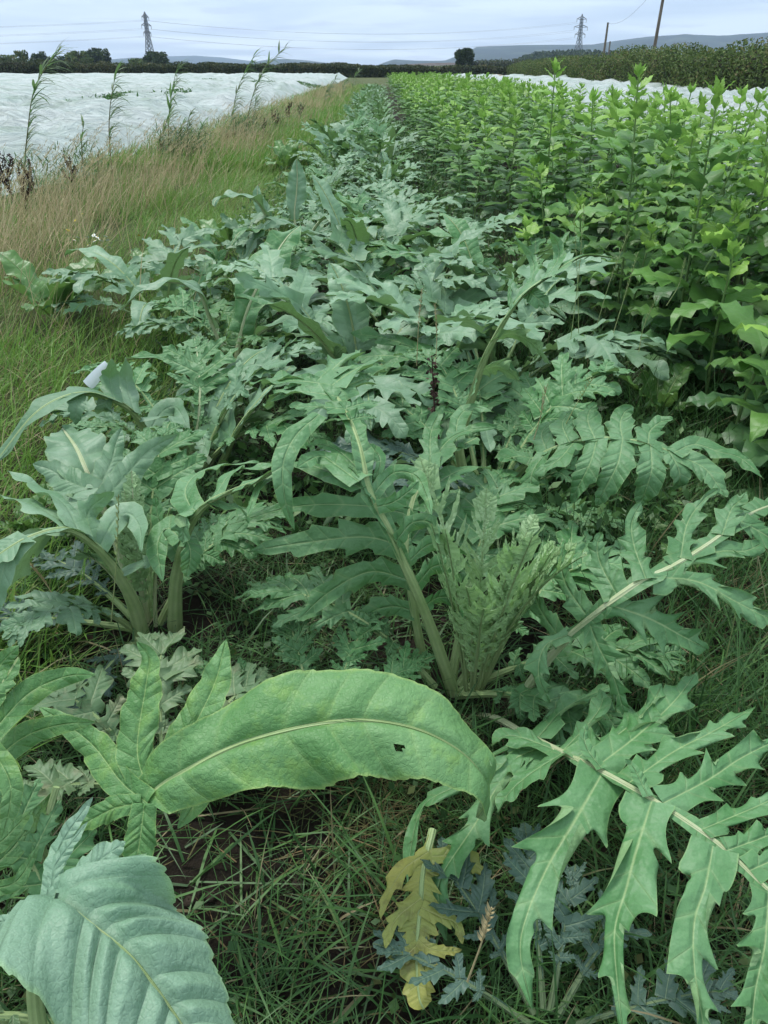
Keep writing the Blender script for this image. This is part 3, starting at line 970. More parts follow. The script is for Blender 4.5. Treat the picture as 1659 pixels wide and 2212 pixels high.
tA = pylon('grey lattice pylon standing behind the broad dark tree', 312, 25, 700, R(72), 0.30)
tB = pylon('pale lattice pylon in front of the wood and blue hill', 1258, 30, 820, R(25), 0.28)


def wire(a, b, sag, label, rad=0.042, group='power line cables', name='power_cable'):
    t = np.linspace(0, 1, 24)[:, None]
    P = np.asarray(a) * (1 - t) + np.asarray(b) * t
    P[:, 2] -= (4 * sag * t * (1 - t))[:, 0]
    mb = MB()
    mb.tube(P, rad, k=5)
    obj(name, mb.mesh(name, M['wire']), label=label, cat='cable', group=group)


lev = ['lowest', 'lowest', 'middle', 'middle', 'topmost', 'topmost']
for i in range(6):
    sd = ['near', 'far'][i % 2]
    wire(tA[i], tB[i], 9, f'{lev[i]} {sd}-side power cable strung between the two lattice pylons')
    far = tA[i] + np.array([-480, -130, 0])
    wire(tA[i], far, 8, f'{lev[i]} {sd}-side power cable running off beyond the picture edge from the pylon')


def pole(label, px, py_base, py_top, Y, lean=(0, 0)):
    b = at(px, py_base, Y)
    top = at(px, py_top, Y)
    H = top[2]
    root = thing('telegraph_pole', label, 'pole', (b[0], Y, 0), group='wooden poles along the hedge')
    mb = MB()
    mb.tube([(lean[0] * z, lean[1] * z, z) for z in np.linspace(-0.3, H, 6)], np.linspace(0.16, 0.11, 6) * (Y / 75) ** 0.35, k=10)
    part('post', mb.mesh('post', M['pole']), root)
    mb = MB()
    e = (lean[0] * H, lean[1] * H, H)
    mb.box(e[0] - 0.12, e[0] + 0.12, e[1] - 0.12, e[1] + 0.12, e[2] + 0.003, e[2] + 0.08)
    part('cap', mb.mesh('cap', M['pole'], smooth=False), root)
    return np.array([b[0] + e[0], Y + e[1], H])


q1 = pole('tall wooden telegraph pole nearest the picture edge, its top out of view', 1405, 146, -60, 78, (0.03, 0.0))
q2 = pole('leaning wooden telegraph pole in front of the blue hill', 1300, 146, 50, 128, (0.015, 0))
q3 = pole('short distant pole just beside the leaning telegraph pole', 1311, 146, 90, 210, (0.0, 0))
wire(q1, q2, 1.2, 'thin wire sagging between the two tall wooden poles', 0.012, 'wires on the wooden poles', 'wire')

# ------------------------------------------------------------------ fleece sheets
def fleece_mat():
    m, nt, N, out = new_mat('crop_fleece')
    geo = N('ShaderNodeNewGeometry')
    n = N('ShaderNodeTexNoise', {'Vector': geo.outputs['Position'], 'Scale': 0.35, 'Detail': 6.0, 'Roughness': 0.6})
    r = N('ShaderNodeMapRange', {'Value': n.outputs['Fac'], 'From Min': 0.35, 'From Max': 0.7})
    c = N('ShaderNodeMix', {'Factor': r.outputs[0], 'A': (0.50, 0.60, 0.56, 1), 'B': (0.66, 0.71, 0.69, 1)}, data_type='RGBA')
    n4 = N('ShaderNodeTexNoise', {'Vector': geo.outputs['Position'], 'Scale': 0.9, 'Detail': 5.0, 'Roughness': 0.65})
    r4 = N('ShaderNodeMapRange', {'Value': n4.outputs['Fac'], 'From Min': 0.50, 'From Max': 0.68, 'To Max': 0.7})
    c4 = N('ShaderNodeMix', {'Factor': r4.outputs[0], 'A': c.outputs['Result'], 'B': (0.30, 0.40, 0.31, 1)}, data_type='RGBA')
    mp = N('ShaderNodeMapping', {'Vector': geo.outputs['Position'], 'Scale': (0.7, 2.0, 1.0), 'Rotation': (0, 0, 0.5)})
    n2 = N('ShaderNodeTexNoise', {'Vector': mp.outputs[0], 'Scale': 2.2, 'Detail': 8.0, 'Roughness': 0.62, 'Distortion': 1.2})
    bp = N('ShaderNodeBump', {'Height': n2.outputs['Fac'], 'Strength': 0.9, 'Distance': 0.3})
    pb = N('ShaderNodeBsdfPrincipled', {'Base Color': c4.outputs['Result'], 'Roughness': 0.75, 'Specular IOR Level': 0.25, 'Normal': bp.outputs[0]})
    tr = N('ShaderNodeBsdfTranslucent', {'Color': (0.42, 0.54, 0.44, 1)})
    mx = N('ShaderNodeMixShader', {0: 0.2, 1: pb.outputs[0], 2: tr.outputs[0]})
    nt.links.new(mx.outputs[0], out.inputs['Surface'])
    return m


M['fleece'] = fleece_mat()


def fleece(label, x_edge, sgn, x_far, ys, base, amp, seed):
    r = np.random.default_rng(seed)
    xs = np.concatenate([np.linspace(0, 0.6, 5), np.arange(0.8, 8, 0.22), np.arange(8, 20, 0.5), np.arange(20, x_far, 1.5)])
    X0, Y = np.meshgrid(xs, ys)
    edge = x_edge(Y)
    X = edge + sgn * X0 + sgn * (fbm(Y * 0.7, Y * 0, seed, 3) - 0.5) * 0.5 * np.exp(-X0)
    rise = sstep(0, 1.4, X0)
    big = fbm(X * 0.45, Y * 0.30, seed + 1, 4)
    rdg = 1 - np.abs(2 * fbm(X * 0.9 + Y * 0.25, Y * 0.75, seed + 2, 3) - 1)
    Z = 0.02 + rise * (base + amp * (big - 0.35)) + rise * 0.30 * rdg ** 3 + 0.05 * fbm(X * 3, Y * 2.5, seed + 5, 3) * (0.4 + rise)
    Z = np.maximum(Z, 0.015)
    mb = MB()
    mb.grid(np.stack([X, Y, Z], -1) if sgn > 0 else np.stack([X, Y, Z], -1)[:, ::-1], np.stack([X, Y], -1))
    return obj('crop_fleece', mb.mesh('crop_fleece', M['fleece']), label=label, cat='fleece', group='white crop fleeces')


ysL = np.concatenate([np.arange(6, 30, 0.22), np.arange(30, 60, 0.5), np.arange(60, 146, 1.2)])
fleece('wide white wind-rumpled crop fleece covering the field beyond the grass verge',
       lambda Y: np.interp(Y, [6, 10, 20, 40, 75, 150], [-5.2, -4.75, -3.95, -4.0, -4.6, -6.0]), -1, 110, ysL, 0.25, 0.55, 61)
ysR = np.concatenate([np.arange(5, 30, 0.25), np.arange(30, 60, 0.5), np.arange(60, 112, 1.2)])
fleece('strip of white billowing crop fleece between the leafy row and the tall hedge',
       lambda Y: np.interp(Y, [5, 12, 20, 60, 110], [4.0, 4.3, 4.9, 5.2, 5.4]), 1, 8.6, ysR, 0.32, 0.55, 71)

# pale bank of bare soil where the track enters
mb = MB()
bx, by = np.meshgrid(np.linspace(-1, 1, 30), np.linspace(-1, 1, 14))
bz = np.clip(1 - np.abs(bx) ** 3, 0, 1) * np.clip(1 - by ** 2, 0, 1) * (0.55 + 0.25 * fbm(bx * 4, by * 4, 8))
mb.grid(np.stack([bx * 3.6, by * 1.6, bz], -1), np.stack([bx, by], -1))
M['straw'] = plain_mat('bare_clay_bank', (0.26, 0.23, 0.16), (0.36, 0.32, 0.24), 1.2, 0.95, 0.6, 8, 0.1, stretch=(0.6, 1, 4))
obj('earth_bank', mb.mesh('earth_bank', M['straw']), loc=(at(1056, 160, 118)[0], 118, 0), label='pale bank of bare earth at the end of the hedge', cat='bank')

# ================================================================== ARTICHOKES CLOSE TO THE CAMERA
def nearest(ax, p):
    return int(np.argmin(np.linalg.norm(ax - p, axis=1)))


def rib_leaf(plant, pts, lobes, mat='art', base=None, n=60, r0=0.013, r1=0.0025, ribmat='rib', seed=1, out=None, roll=0.0, wing_from=0.25, wing=0.016,
             tip=0.05, tip_at=0.86, rest=None, teeth=3, tooth=0.5, label=None, face=0.25, sink=0.5):
    """leaf with a measured rib and measured side lobes: (points, height change, half width px, [teeth, depth])"""
    ax, fr = pixel_rib(pts, n, out=out, roll=roll, base=base)
    mb = MB()
    i0 = int(n * wing_from)
    sub = slice(i0, n)
    sf = tuple(a[sub] for a in fr)
    blade(mb, ax[sub], sf, wing * 1.6, cols=5, base=0.15, p=8, q=0.7, teeth=9, tooth=0.6, skew=0.5, fold=0.05, wave=0.1, seed=seed, veins=30)
    for i, lb in enumerate(lobes):
        pix, dz, hw = lb[:3]
        ex = lb[3] if len(lb) > 3 else {}
        ex = dict(ex)
        # start on the rib at the point nearest in the picture
        best, bi = 1e9, 0
        for k in range(n):
            d = ax[k] - [0, 0, CAM_Z]
            t = depth(ax[k])
            sx = 829.5 + d[0] / t * F
            sy = 1106 - (d[1] * SP + d[2] * CP) / t * F
            e = math.hypot(sx - pix[0][0], sy - pix[0][1])
            if e < best:
                best, bi = e, k
        z0 = ax[bi][2] + 0.003 + ex.pop('lift', 0.0)
        explicit_lobe(mb, pix, z0, dz, hw, seed * 53 + i, fr[2][bi], teeth=ex.pop('teeth', teeth), tooth=ex.pop('tooth', tooth), face=ex.pop('face', face), **ex)
    if tip > 0:
        k = int(n * tip_at)
        blade(mb, ax[k:], tuple(a[k:] for a in fr), tip, cols=9, base=0.6, teeth=3, tooth=0.5, skew=0.6, seed=seed + 5)
    if rest is not None:
        s0, s1, nl, ln, dr = rest
        pinnate_leaf(ax, fr, np.linalg.norm(np.diff(ax, axis=0), axis=1).sum(), seed + 9, lobes=nl, start=s0, end=s1, lobe_len=ln, droop=dr, n_l=20, cols=7, mb=mb, wing=0.008, entire_tip=0.12)
    plant.leaf(mb, rib_tube(ax, fr, r0, r1, k=10, sink=sink), mat, ribmat, label=label)
    return ax, fr


def auto_leaf(plant, az, elev, L, bend, seed, kind='pinnate', mat='art', base_r=0.03, z0=0.02, hw=0.06, droop=0.7, lobes=8, start=0.28, n=40, sway=0.0, roll=0.0,
              lobe_len=0.27, r0=0.012, n_l=18, cols=7, ribmat='rib', quilt=0.1, lobe_w=0.30, label=None):
    b = plant.loc + np.array([math.sin(az) * base_r, math.cos(az) * base_r, z0])
    ax = arch(b, az, elev, L, bend, n, sway=sway)
    fr = frames(ax, out_dir=np.array([math.sin(az), math.cos(az), 0]), roll=roll)
    if kind == 'pinnate':
        mb = pinnate_leaf(ax, fr, L, seed, lobes=lobes, droop=droop, start=start, lobe_len=lobe_len, n_l=n_l, cols=cols, lobe_w=lobe_w)
    else:
        mb = entire_leaf(ax, fr, hw, seed, start=start, quilt=quilt)
        r = np.random.default_rng(seed)
        for side in (-1, 1):                      # a pair or two of free lobes below the main blade
            for q in range(2):
                k = int(n * (start + 0.02 + 0.10 * q))
                a = R(60 + r.uniform(-10, 10))
                d0 = nrm(fr[0][k] * math.cos(a) + fr[1][k] * side * math.sin(a) + fr[2][k] * 0.2)
                ll = L * r.uniform(0.15, 0.24)
                lx = grow_lobe(ax[k], d0, fr[2][k], ll, 14, droop, fr[0][k], 0.3)
                blade(mb, lx, frames(lx, N0=fr[2][k]), ll * 0.22, cols=7, teeth=3, tooth=0.25, seed=seed + q + 10 * side)
    plant.leaf(mb, rib_tube(ax, fr, r0, 0.002), mat, ribmat, label=label)


# ---- G: the plant at the near corner, its broad leaf reaching across
G = Plant('artichoke_plant', 'artichoke plant at the near corner with broad leaf arching over dark grass', (-0.50, 0.72), ART_GROUP)
# the long broad leaf
pts = [(318, 1725, .93), (420, 1652, .95), (560, 1592, .98), (740, 1556, 1.0), (880, 1568, 1.0), (985, 1615, .985), (1044, 1676, .965), (1054, 1735, .955), (1034, 1768, .955)]
ax, fr = pixel_rib(pts, 160, roll=R(-26), base=[(-0.49, 0.73, 0.0), (-0.47, 0.77, 0.14), (-0.43, 0.86, 0.26)])
mb = MB()
k0 = nearest(ax, at(318, 1725, .93))
sf = tuple(a[k0:] for a in fr)
blade(mb, ax[k0:], sf, 0.112, cols=33, base=0.5, p=2.8, q=0.75, teeth=23, tooth=0.035, skew=0.35, fold=0.10, curl=0.32, wave=0.10, quilt=0.10, veins=9, arcv=0.3, seed=4, grow=0.35,
      holes=[(62, 64, 23, 25), (64, 65, 23, 24), (88, 90, 6, 7), (99, 100, 25, 26)])
fN = fr[2][k0]
for i, (pix, dz, hw, tt, td, fc) in enumerate([
        ([(322, 1712), (296, 1620), (315, 1480), (322, 1420), (296, 1386)], 0.17, 50, 8, 0.10, 0.6),
        ([(330, 1705), (400, 1600), (462, 1480), (488, 1380)], 0.15, 52, 6, 0.08, 0.5),
        ([(318, 1735), (262, 1690), (200, 1610), (130, 1556), (86, 1527)], 0.03, 42, 6, 0.12, 0.5),
        ([(330, 1712), (372, 1688), (412, 1690), (428, 1722), (384, 1790)], -0.05, 36, 3, 0.2, 0.4),
        ([(312, 1735), (304, 1800), (296, 1860), (297, 1912)], -0.10, 40, 5, 0.12, 0.7),
        ([(305, 1735), (250, 1745), (190, 1775), (150, 1800)], -0.04, 30, 4, 0.15, 0.5)]):
    explicit_lobe(mb, pix, ax[k0][2] + 0.004, dz, hw, 300 + i, fN, teeth=tt, tooth=td, n=36, cols=11, face=fc, zp=1.1, veins=9, quilt=0.06, fold=0.14)
G.leaf(mb, rib_tube(ax, fr, 0.014, 0.001, 10, sink=0.8), 'art_green', 'rib', label='long broad leaf arching across over the dark grass')
# the quilted grey-green leaf reaching to the bottom of the picture
pts = [(62, 2240, .62), (50, 2080, .63), (76, 1965, .635), (128, 1932, .61), (225, 2003, .575), (300, 2072, .545), (385, 2192, .50), (440, 2290, .46), (470, 2360, .44)]
ax, fr = pixel_rib(pts, 210, roll=R(14))
mb = MB()
k0 = nearest(ax, at(70, 1985, .635))
k1 = nearest(ax, at(128, 1932, .61))
sf = tuple(a[k0:] for a in fr)
blade(mb, ax[k0:], sf, 0.100, cols=25, base=0.75, p=3.4, q=0.8, teeth=20, tooth=0.05, skew=0.5, fold=0.0, curl=0.30, wave=0.03, quilt=0.17, veins=11, arcv=0.4, seed=6, grow=0.2, sides=(1.05, 1.1))
for i, (pix, dz, hw) in enumerate([([(150, 1925), (200, 1870), (272, 1818)], 0.02, 40), ([(110, 1930), (130, 1830), (200, 1722)], 0.05, 26), ([(100, 1945), (120, 1870), (190, 1775)], 0.03, 22),
                                   ([(80, 1960), (30, 1985), (-25, 1995)], -0.02, 24), ([(85, 1975), (40, 2020), (5, 2045)], -0.03, 18)]):
    explicit_lobe(mb, pix, ax[k1][2] - 0.005, dz, hw, 340 + i, fr[2][k1], teeth=4, tooth=0.25, n=24, cols=9, face=0.5)
G.leaf(mb, rib_tube(ax, fr, 0.016, 0.001, 10, sink=2.4), 'art_quilt', 'rib', label='quilted grey-green leaf with scalloped edge reaching to the picture bottom')
# leaf at the picture edge
rib_leaf(G, [(-60, 1900, .80), (-75, 1740, .86), (-60, 1600, .92), (-10, 1500, .98), (40, 1420, 1.05)], [
    ([(-20, 1585), (60, 1500), (140, 1462), (206, 1457)], 0.03, 34, {'tooth': 0.12, 'face': 0.5}),
    ([(-60, 1690), (40, 1600), (120, 1568), (208, 1559)], 0.02, 34, {'tooth': 0.12, 'face': 0.5}),
    ([(-30, 1600), (18, 1680), (22, 1740), (4, 1810)], -0.10, 30, {'tooth': 0.12}),
    ([(-60, 1900), (10, 1850), (60, 1790), (116, 1708)], 0.02, 26, {'tooth': 0.2, 'face': 0.5}),
    ([(-60, 1850), (0, 1820), (40, 1780), (72, 1748)], 0.02, 22, {'tooth': 0.2, 'face': 0.5}),
    ([(-60, 1930), (-10, 1920), (40, 1900), (84, 1826)], 0.02, 20, {'tooth': 0.2, 'face': 0.5}),
    ([(-10, 1500), (0, 1440), (40, 1395)], 0.05, 28, {'tooth': 0.15}),
], mat='art_green', base=[(-0.52, 0.70, 0.0)], seed=21, tip=0.03)
for q, (azd, el, L, bd) in enumerate([(-120, 60, .5, 90), (-40, 72, .45, 60), (170, 50, .42, 70)]):
    auto_leaf(G, R(azd), el, L, bd, 900 + q, 'pinnate', ['art_pale', 'art', 'art_young'][q], lobes=6, droop=0.6)
# old bare leaf stalks
mb = MB()
mb.tube(curve([(-0.46, 0.80, 0.0), at(100, 1860, .88), at(122, 1700, .95)], 12), np.linspace(0.010, 0.006, 12), k=8)
part('old_stalk', mb.mesh('old_stalk', M['rib'], origin=G.loc), G.root)

# ---- A: the big plant in the middle
A = Plant('artichoke_plant', 'large artichoke plant in the middle with tall arching stalk and pale young heart', (0.17, 1.54), ART_GROUP)
rib_leaf(A, [(985, 1500, 1.52), (940, 1370, 1.48), (895, 1260, 1.45), (850, 1160, 1.45), (800, 1060, 1.47), (776, 960, 1.55), (738, 872, 1.70), (690, 825, 1.88), (630, 845, 2.05)], [
    ([(690, 895), (640, 940), (612, 1000), (615, 1075), (636, 1146)], -0.20, 30, {'tooth': 0.12, 'face': 0.4}),
    ([(780, 1055), (710, 1018), (640, 1005), (565, 1045), (534, 1116)], -0.06, 36, {'tooth': 0.3, 'face': 0.1}),
    ([(775, 1040), (720, 1000), (690, 985), (640, 1010)], 0.03, 34, {'tooth': 0.3}),
    ([(800, 1075), (850, 1022), (898, 1028), (922, 1074), (932, 1112)], -0.02, 22, {'tooth': 0.3}),
    ([(815, 1095), (850, 1085), (885, 1060), (905, 1040)], 0.04, 24, {'tooth': 0.4}),
    ([(855, 1170), (890, 1130), (930, 1130), (952, 1175)], 0.02, 26, {'tooth': 0.4}),
    ([(880, 1215), (930, 1175), (980, 1185), (1010, 1198)], 0.02, 24, {'tooth': 0.5}),
    ([(900, 1265), (935, 1225), (975, 1225), (1000, 1262)], 0.0, 30, {'tooth': 0.5}),
    ([(915, 1310), (950, 1290), (985, 1300), (1000, 1340)], -0.02, 24, {'tooth': 0.5}),
    ([(790, 1030), (740, 980), (700, 960), (660, 965)], 0.03, 26),
    ([(785, 1000), (810, 975), (822, 1000), (806, 1040)], -0.05, 20, {'tooth': 0.1}),
], mat='art', r0=0.017, r1=0.003, ribmat='rib', seed=31, wing_from=0.22, wing=0.012, tip=0.06, tip_at=0.84, rest=(0.62, 0.97, 7, 0.17, 0.5))
# leaf on the second stalk, lying out over the grass
rib_leaf(A, [(925, 1490, 1.60), (900, 1360, 1.60), (882, 1240, 1.60), (880, 1140, 1.66), (905, 1050, 1.78), (960, 985, 1.95), (1030, 945, 2.15)], [
    ([(880, 1110), (780, 1092), (640, 1094), (496, 1133)], -0.06, 34, {'tooth': 0.35}),
    ([(882, 1185), (790, 1160), (660, 1172), (540, 1190)], -0.07, 50, {'tooth': 0.5, 'teeth': 4}),
    ([(890, 1255), (800, 1235), (710, 1280), (638, 1345)], -0.10, 44, {'tooth': 0.5}),
    ([(895, 1320), (850, 1310), (800, 1325), (757, 1378)], -0.08, 32, {'tooth': 0.35}),
    ([(905, 1055), (960, 960), (1010, 930), (1074, 922)], 0.05, 40, {'tooth': 0.55}),
    ([(930, 1010), (930, 940), (945, 900), (960, 876)], 0.08, 30, {'tooth': 0.5}),
    ([(890, 1100), (950, 1040), (1010, 1010), (1060, 1012)], -0.03, 40, {'tooth': 0.5}),
    ([(885, 1170), (960, 1080), (1000, 1070), (1018, 1078)], -0.06, 34, {'tooth': 0.5}),
    ([(985, 965), (990, 905), (1020, 880), (1066, 890)], 0.04, 26),
    ([(885, 1130), (830, 1060), (850, 1000), (870, 985)], 0.05, 30, {'tooth': 0.5}),
], mat='art', r0=0.014, seed=32, wing=0.014, tip=0.05)
# right-hand leaf
rib_leaf(A, [(1085, 1560, 1.50), (1185, 1420, 1.38), (1280, 1330, 1.31), (1380, 1256, 1.32), (1446, 1226, 1.36), (1530, 1175, 1.44), (1620, 1110, 1.55), (1700, 1080, 1.66)], [
    ([(1230, 1370), (1178, 1395), (1163, 1455), (1187, 1518)], -0.12, 37, {'n': 44, 'base': 0.5, 'teeth': 3, 'tooth': 0.86}),
    ([(1270, 1338), (1292, 1395), (1325, 1462), (1350, 1548)], -0.13, 55, {'n': 44, 'base': 0.5, 'teeth': 4, 'tooth': 0.86}),
    ([(1312, 1305), (1400, 1335), (1470, 1372), (1526, 1402)], -0.08, 75, {'n': 44, 'base': 0.5, 'teeth': 3, 'tooth': 0.86, 'skew': 0.9}),
    ([(1408, 1246), (1505, 1256), (1590, 1300), (1690, 1352)], -0.07, 75, {'n': 44, 'base': 0.5, 'teeth': 4, 'tooth': 0.86, 'skew': 0.9}),
    ([(1215, 1388), (1160, 1300), (1160, 1220), (1172, 1165)], 0.10, 34, {'teeth': 4, 'tooth': 0.45}),
    ([(1270, 1335), (1222, 1262), (1212, 1210), (1222, 1172)], 0.09, 40, {'teeth': 3, 'tooth': 0.74}),
    ([(1335, 1290), (1298, 1220), (1290, 1180), (1300, 1150)], 0.08, 46, {'teeth': 3, 'tooth': 0.74}),
    ([(1395, 1250), (1370, 1180), (1365, 1130), (1385, 1085)], 0.08, 40, {'teeth': 3, 'tooth': 0.74}),
    ([(1470, 1205), (1485, 1130), (1520, 1080), (1552, 1056)], 0.06, 44, {'teeth': 3, 'tooth': 0.86}),
    ([(1450, 1222), (1550, 1192), (1610, 1190), (1650, 1172)], -0.01, 60, {'n': 44, 'base': 0.5, 'teeth': 3, 'tooth': 0.74}),
    ([(1560, 1155), (1580, 1100), (1600, 1080), (1612, 1062)], 0.05, 36, {'teeth': 3}),
    ([(1600, 1125), (1660, 1160), (1700, 1190)], -0.06, 50, {'n': 44, 'base': 0.5, 'teeth': 3}),
], mat='art', r0=0.0125, r1=0.003, ribmat='rib_pale', seed=33, wing=0.018, tip=0.05, sink=0.3)
# the great leaf in the corner
rib_leaf(A, [(1040, 1545, 1.47), (1075, 1552, 1.38), (1130, 1582, 1.24), (1210, 1622, 1.10), (1302, 1667, 1.00), (1410, 1727, .91), (1510, 1792, .845), (1570, 1837, .805), (1660, 1922, .74), (1760, 2010, .68), (1850, 2090, .63)], [
    ([(1120, 1600), (1050, 1640), (1000, 1690), (915, 1740), (885, 1850), (882, 1942)], -0.16, 40, {'roll': -0.20, 'wave': 0.15, 'teeth': 3, 'tooth': 0.74, 'zp': 1.2}),
    ([(1170, 1622), (1090, 1680), (1020, 1790), (955, 1890), (948, 1950), (966, 2030)], -0.17, 66, {'roll': 0.10, 'wave': 0.15, 'teeth': 4, 'tooth': 0.86, 'n': 60}),
    ([(1215, 1627), (1150, 1668), (1100, 1712), (1076, 1756)], -0.05, 46, {'roll': -0.30, 'wave': 0.15, 'teeth': 3, 'tooth': 0.4}),
    ([(1300, 1672), (1242, 1772), (1184, 1870), (1138, 1977), (1124, 2060), (1150, 2182)], -0.10, 112, {'roll': 0.30, 'wave': 0.15, 'teeth': 3, 'tooth': 0.86, 'n': 72, 'cols': 13, 'skew': 1.05, 'base': 0.6, 'p': 1.45, 'q': 0.95, 'grow': 0.22}),
    ([(1408, 1730), (1376, 1832), (1352, 1922), (1328, 2010), (1334, 2130), (1350, 2260)], -0.10, 106, {'roll': -0.10, 'wave': 0.15, 'teeth': 3, 'tooth': 0.86, 'n': 72, 'cols': 13, 'skew': 1.05, 'base': 0.6, 'p': 1.45, 'q': 0.95, 'grow': 0.22}),
    ([(1540, 1827), (1524, 1912), (1500, 1990), (1500, 2090), (1520, 2220), (1530, 2330)], -0.10, 92, {'roll': 0.20, 'wave': 0.15, 'teeth': 3, 'tooth': 0.86, 'n': 72, 'cols': 13, 'skew': 1.05, 'base': 0.6, 'p': 1.45, 'q': 0.95, 'grow': 0.22}),
    ([(1660, 1925), (1652, 2040), (1630, 2150), (1620, 2300)], -0.08, 76, {'roll': 0.25, 'wave': 0.15, 'teeth': 4, 'tooth': 0.86, 'n': 60, 'cols': 11}),
    ([(1290, 1655), (1380, 1586), (1455, 1516), (1506, 1450)], 0.02, 64, {'roll': -0.20, 'wave': 0.15, 'teeth': 4, 'tooth': 0.74, 'n': 60, 'cols': 11}),
    ([(1360, 1690), (1455, 1624), (1540, 1580), (1632, 1526)], 0.0, 62, {'roll': 0.10, 'wave': 0.15, 'teeth': 4, 'tooth': 0.74, 'n': 60, 'cols': 11}),
    ([(1432, 1735), (1530, 1684), (1610, 1632), (1720, 1580)], 0.0, 60, {'roll': -0.30, 'wave': 0.15, 'teeth': 4, 'tooth': 0.74, 'n': 60, 'cols': 11}),
    ([(1515, 1792), (1580, 1765), (1650, 1735), (1740, 1690)], 0.0, 44, {'roll': 0.30, 'wave': 0.15, 'teeth': 3, 'tooth': 0.74}),
    ([(1570, 1837), (1640, 1812), (1720, 1780)], 0.0, 44, {'roll': -0.10, 'wave': 0.15, 'teeth': 3, 'tooth': 0.74}),
    ([(1215, 1622), (1270, 1565), (1300, 1520), (1296, 1488)], 0.02, 46, {'roll': 0.20, 'wave': 0.15, 'teeth': 3, 'tooth': 0.74}),
    ([(1160, 1595), (1220, 1530), (1300, 1490), (1370, 1460)], 0.0, 54, {'roll': 0.25, 'wave': 0.15, 'teeth': 4, 'tooth': 0.74}),
    ([(1200, 1620), (1130, 1594), (1090, 1590), (1062, 1612)], -0.03, 44, {'roll': -0.20, 'wave': 0.15, 'teeth': 3, 'tooth': 0.35}),
    ([(1240, 1640), (1330, 1590), (1400, 1530), (1430, 1480)], 0.04, 60, {'teeth': 4, 'tooth': 0.74, 'n': 50, 'wave': 0.2}),
    ([(1180, 1610), (1110, 1640), (1080, 1680), (1050, 1720)], -0.03, 50, {'teeth': 3, 'tooth': 0.5, 'wave': 0.2}),
    ([(1620, 1880), (1690, 1850), (1760, 1830)], 0.0, 50, {'teeth': 3, 'tooth': 0.7}),
    ([(1300, 1660), (1270, 1620), (1262, 1590), (1268, 1562)], 0.02, 20, {'roll': -0.30, 'wave': 0.15, 'teeth': 2, 'tooth': 0.2, 'lift': 0.008}),
    ([(1400, 1720), (1370, 1660), (1350, 1640)], 0.02, 18, {'roll': -0.10, 'wave': 0.15, 'teeth': 2, 'tooth': 0.2, 'lift': 0.008}),
], mat='art', r0=0.0085, r1=0.003, ribmat='rib_pale', seed=34, wing=0.012, wing_from=0.35, tip=0.05, sink=0.15, label='great deeply cut leaf spreading over the corner')
# leaf arms under and behind
auto_leaf(A, R(-75), 50, .62, 80, 411, 'pinnate', 'art', lobes=7, droop=0.5)
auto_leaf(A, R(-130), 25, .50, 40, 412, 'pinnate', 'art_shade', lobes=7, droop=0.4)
auto_leaf(A, R(20), 60, .75, 80, 413, 'pinnate', 'art', lobes=8)
# the pale heart of young folded leaves
for q in range(16):
    rq = np.random.default_rng(700 + q)
    az = rq.uniform(0, 6.28)
    Lq = rq.uniform(0.46, 0.64)
    b = np.array([0.235, 1.52, 0.03]) + np.array([math.sin(az), math.cos(az), 0]) * 0.02
    ax = arch(b, az, 86 - rq.uniform(0, 12), Lq, rq.uniform(5, 38), 34)
    fr = frames(ax, out_dir=np.array([math.sin(az), math.cos(az), 0]))
    mb = pinnate_leaf(ax, fr, Lq, 710 + q, lobes=10, start=0.16, end=0.97, lobe_len=0.21, lobe_w=0.12, droop=-0.2, n_l=14, cols=5, lift=0.1, teeth=3, tooth=0.55, wing=0.005, smax=0.45, ang=0.75)
    A.leaf(mb, rib_tube(ax, fr, 0.004, 0.001, 6), 'art_young', 'rib')

# ---- low leaves between the broad leaf and the big plant
L1 = Plant('artichoke_plant', 'low young artichoke plant lying in the dark grass behind the broad leaf', (-0.16, 1.36), ART_GROUP)
for q, (azd, el, L, bd) in enumerate([(-70, 42, .34, 50), (-20, 55, .34, 60), (25, 50, .36, 55), (60, 40, .34, 50), (-110, 30, .30, 35), (100, 35, .30, 40)]):
    auto_leaf(L1, R(azd), el, L, bd, 430 + q, 'pinnate', 'art', lobes=7, droop=0.3, lobe_len=0.24, lobe_w=0.34, r0=0.007)

L2 = Plant('artichoke_plant', 'wilting low artichoke plant with pale browning leaves beside the broad leaf', (-0.50, 1.20), ART_GROUP)
for q, (azd, el, L, bd) in enumerate([(-60, 55, .42, 90), (-10, 60, .40, 85), (40, 50, .36, 80), (-110, 45, .34, 80), (90, 40, .3, 70)]):
    auto_leaf(L2, R(azd), el, L, bd, 440 + q, 'pinnate', 'art_pale', lobes=6, droop=0.5, lobe_len=0.30, lobe_w=0.42, r0=0.008)

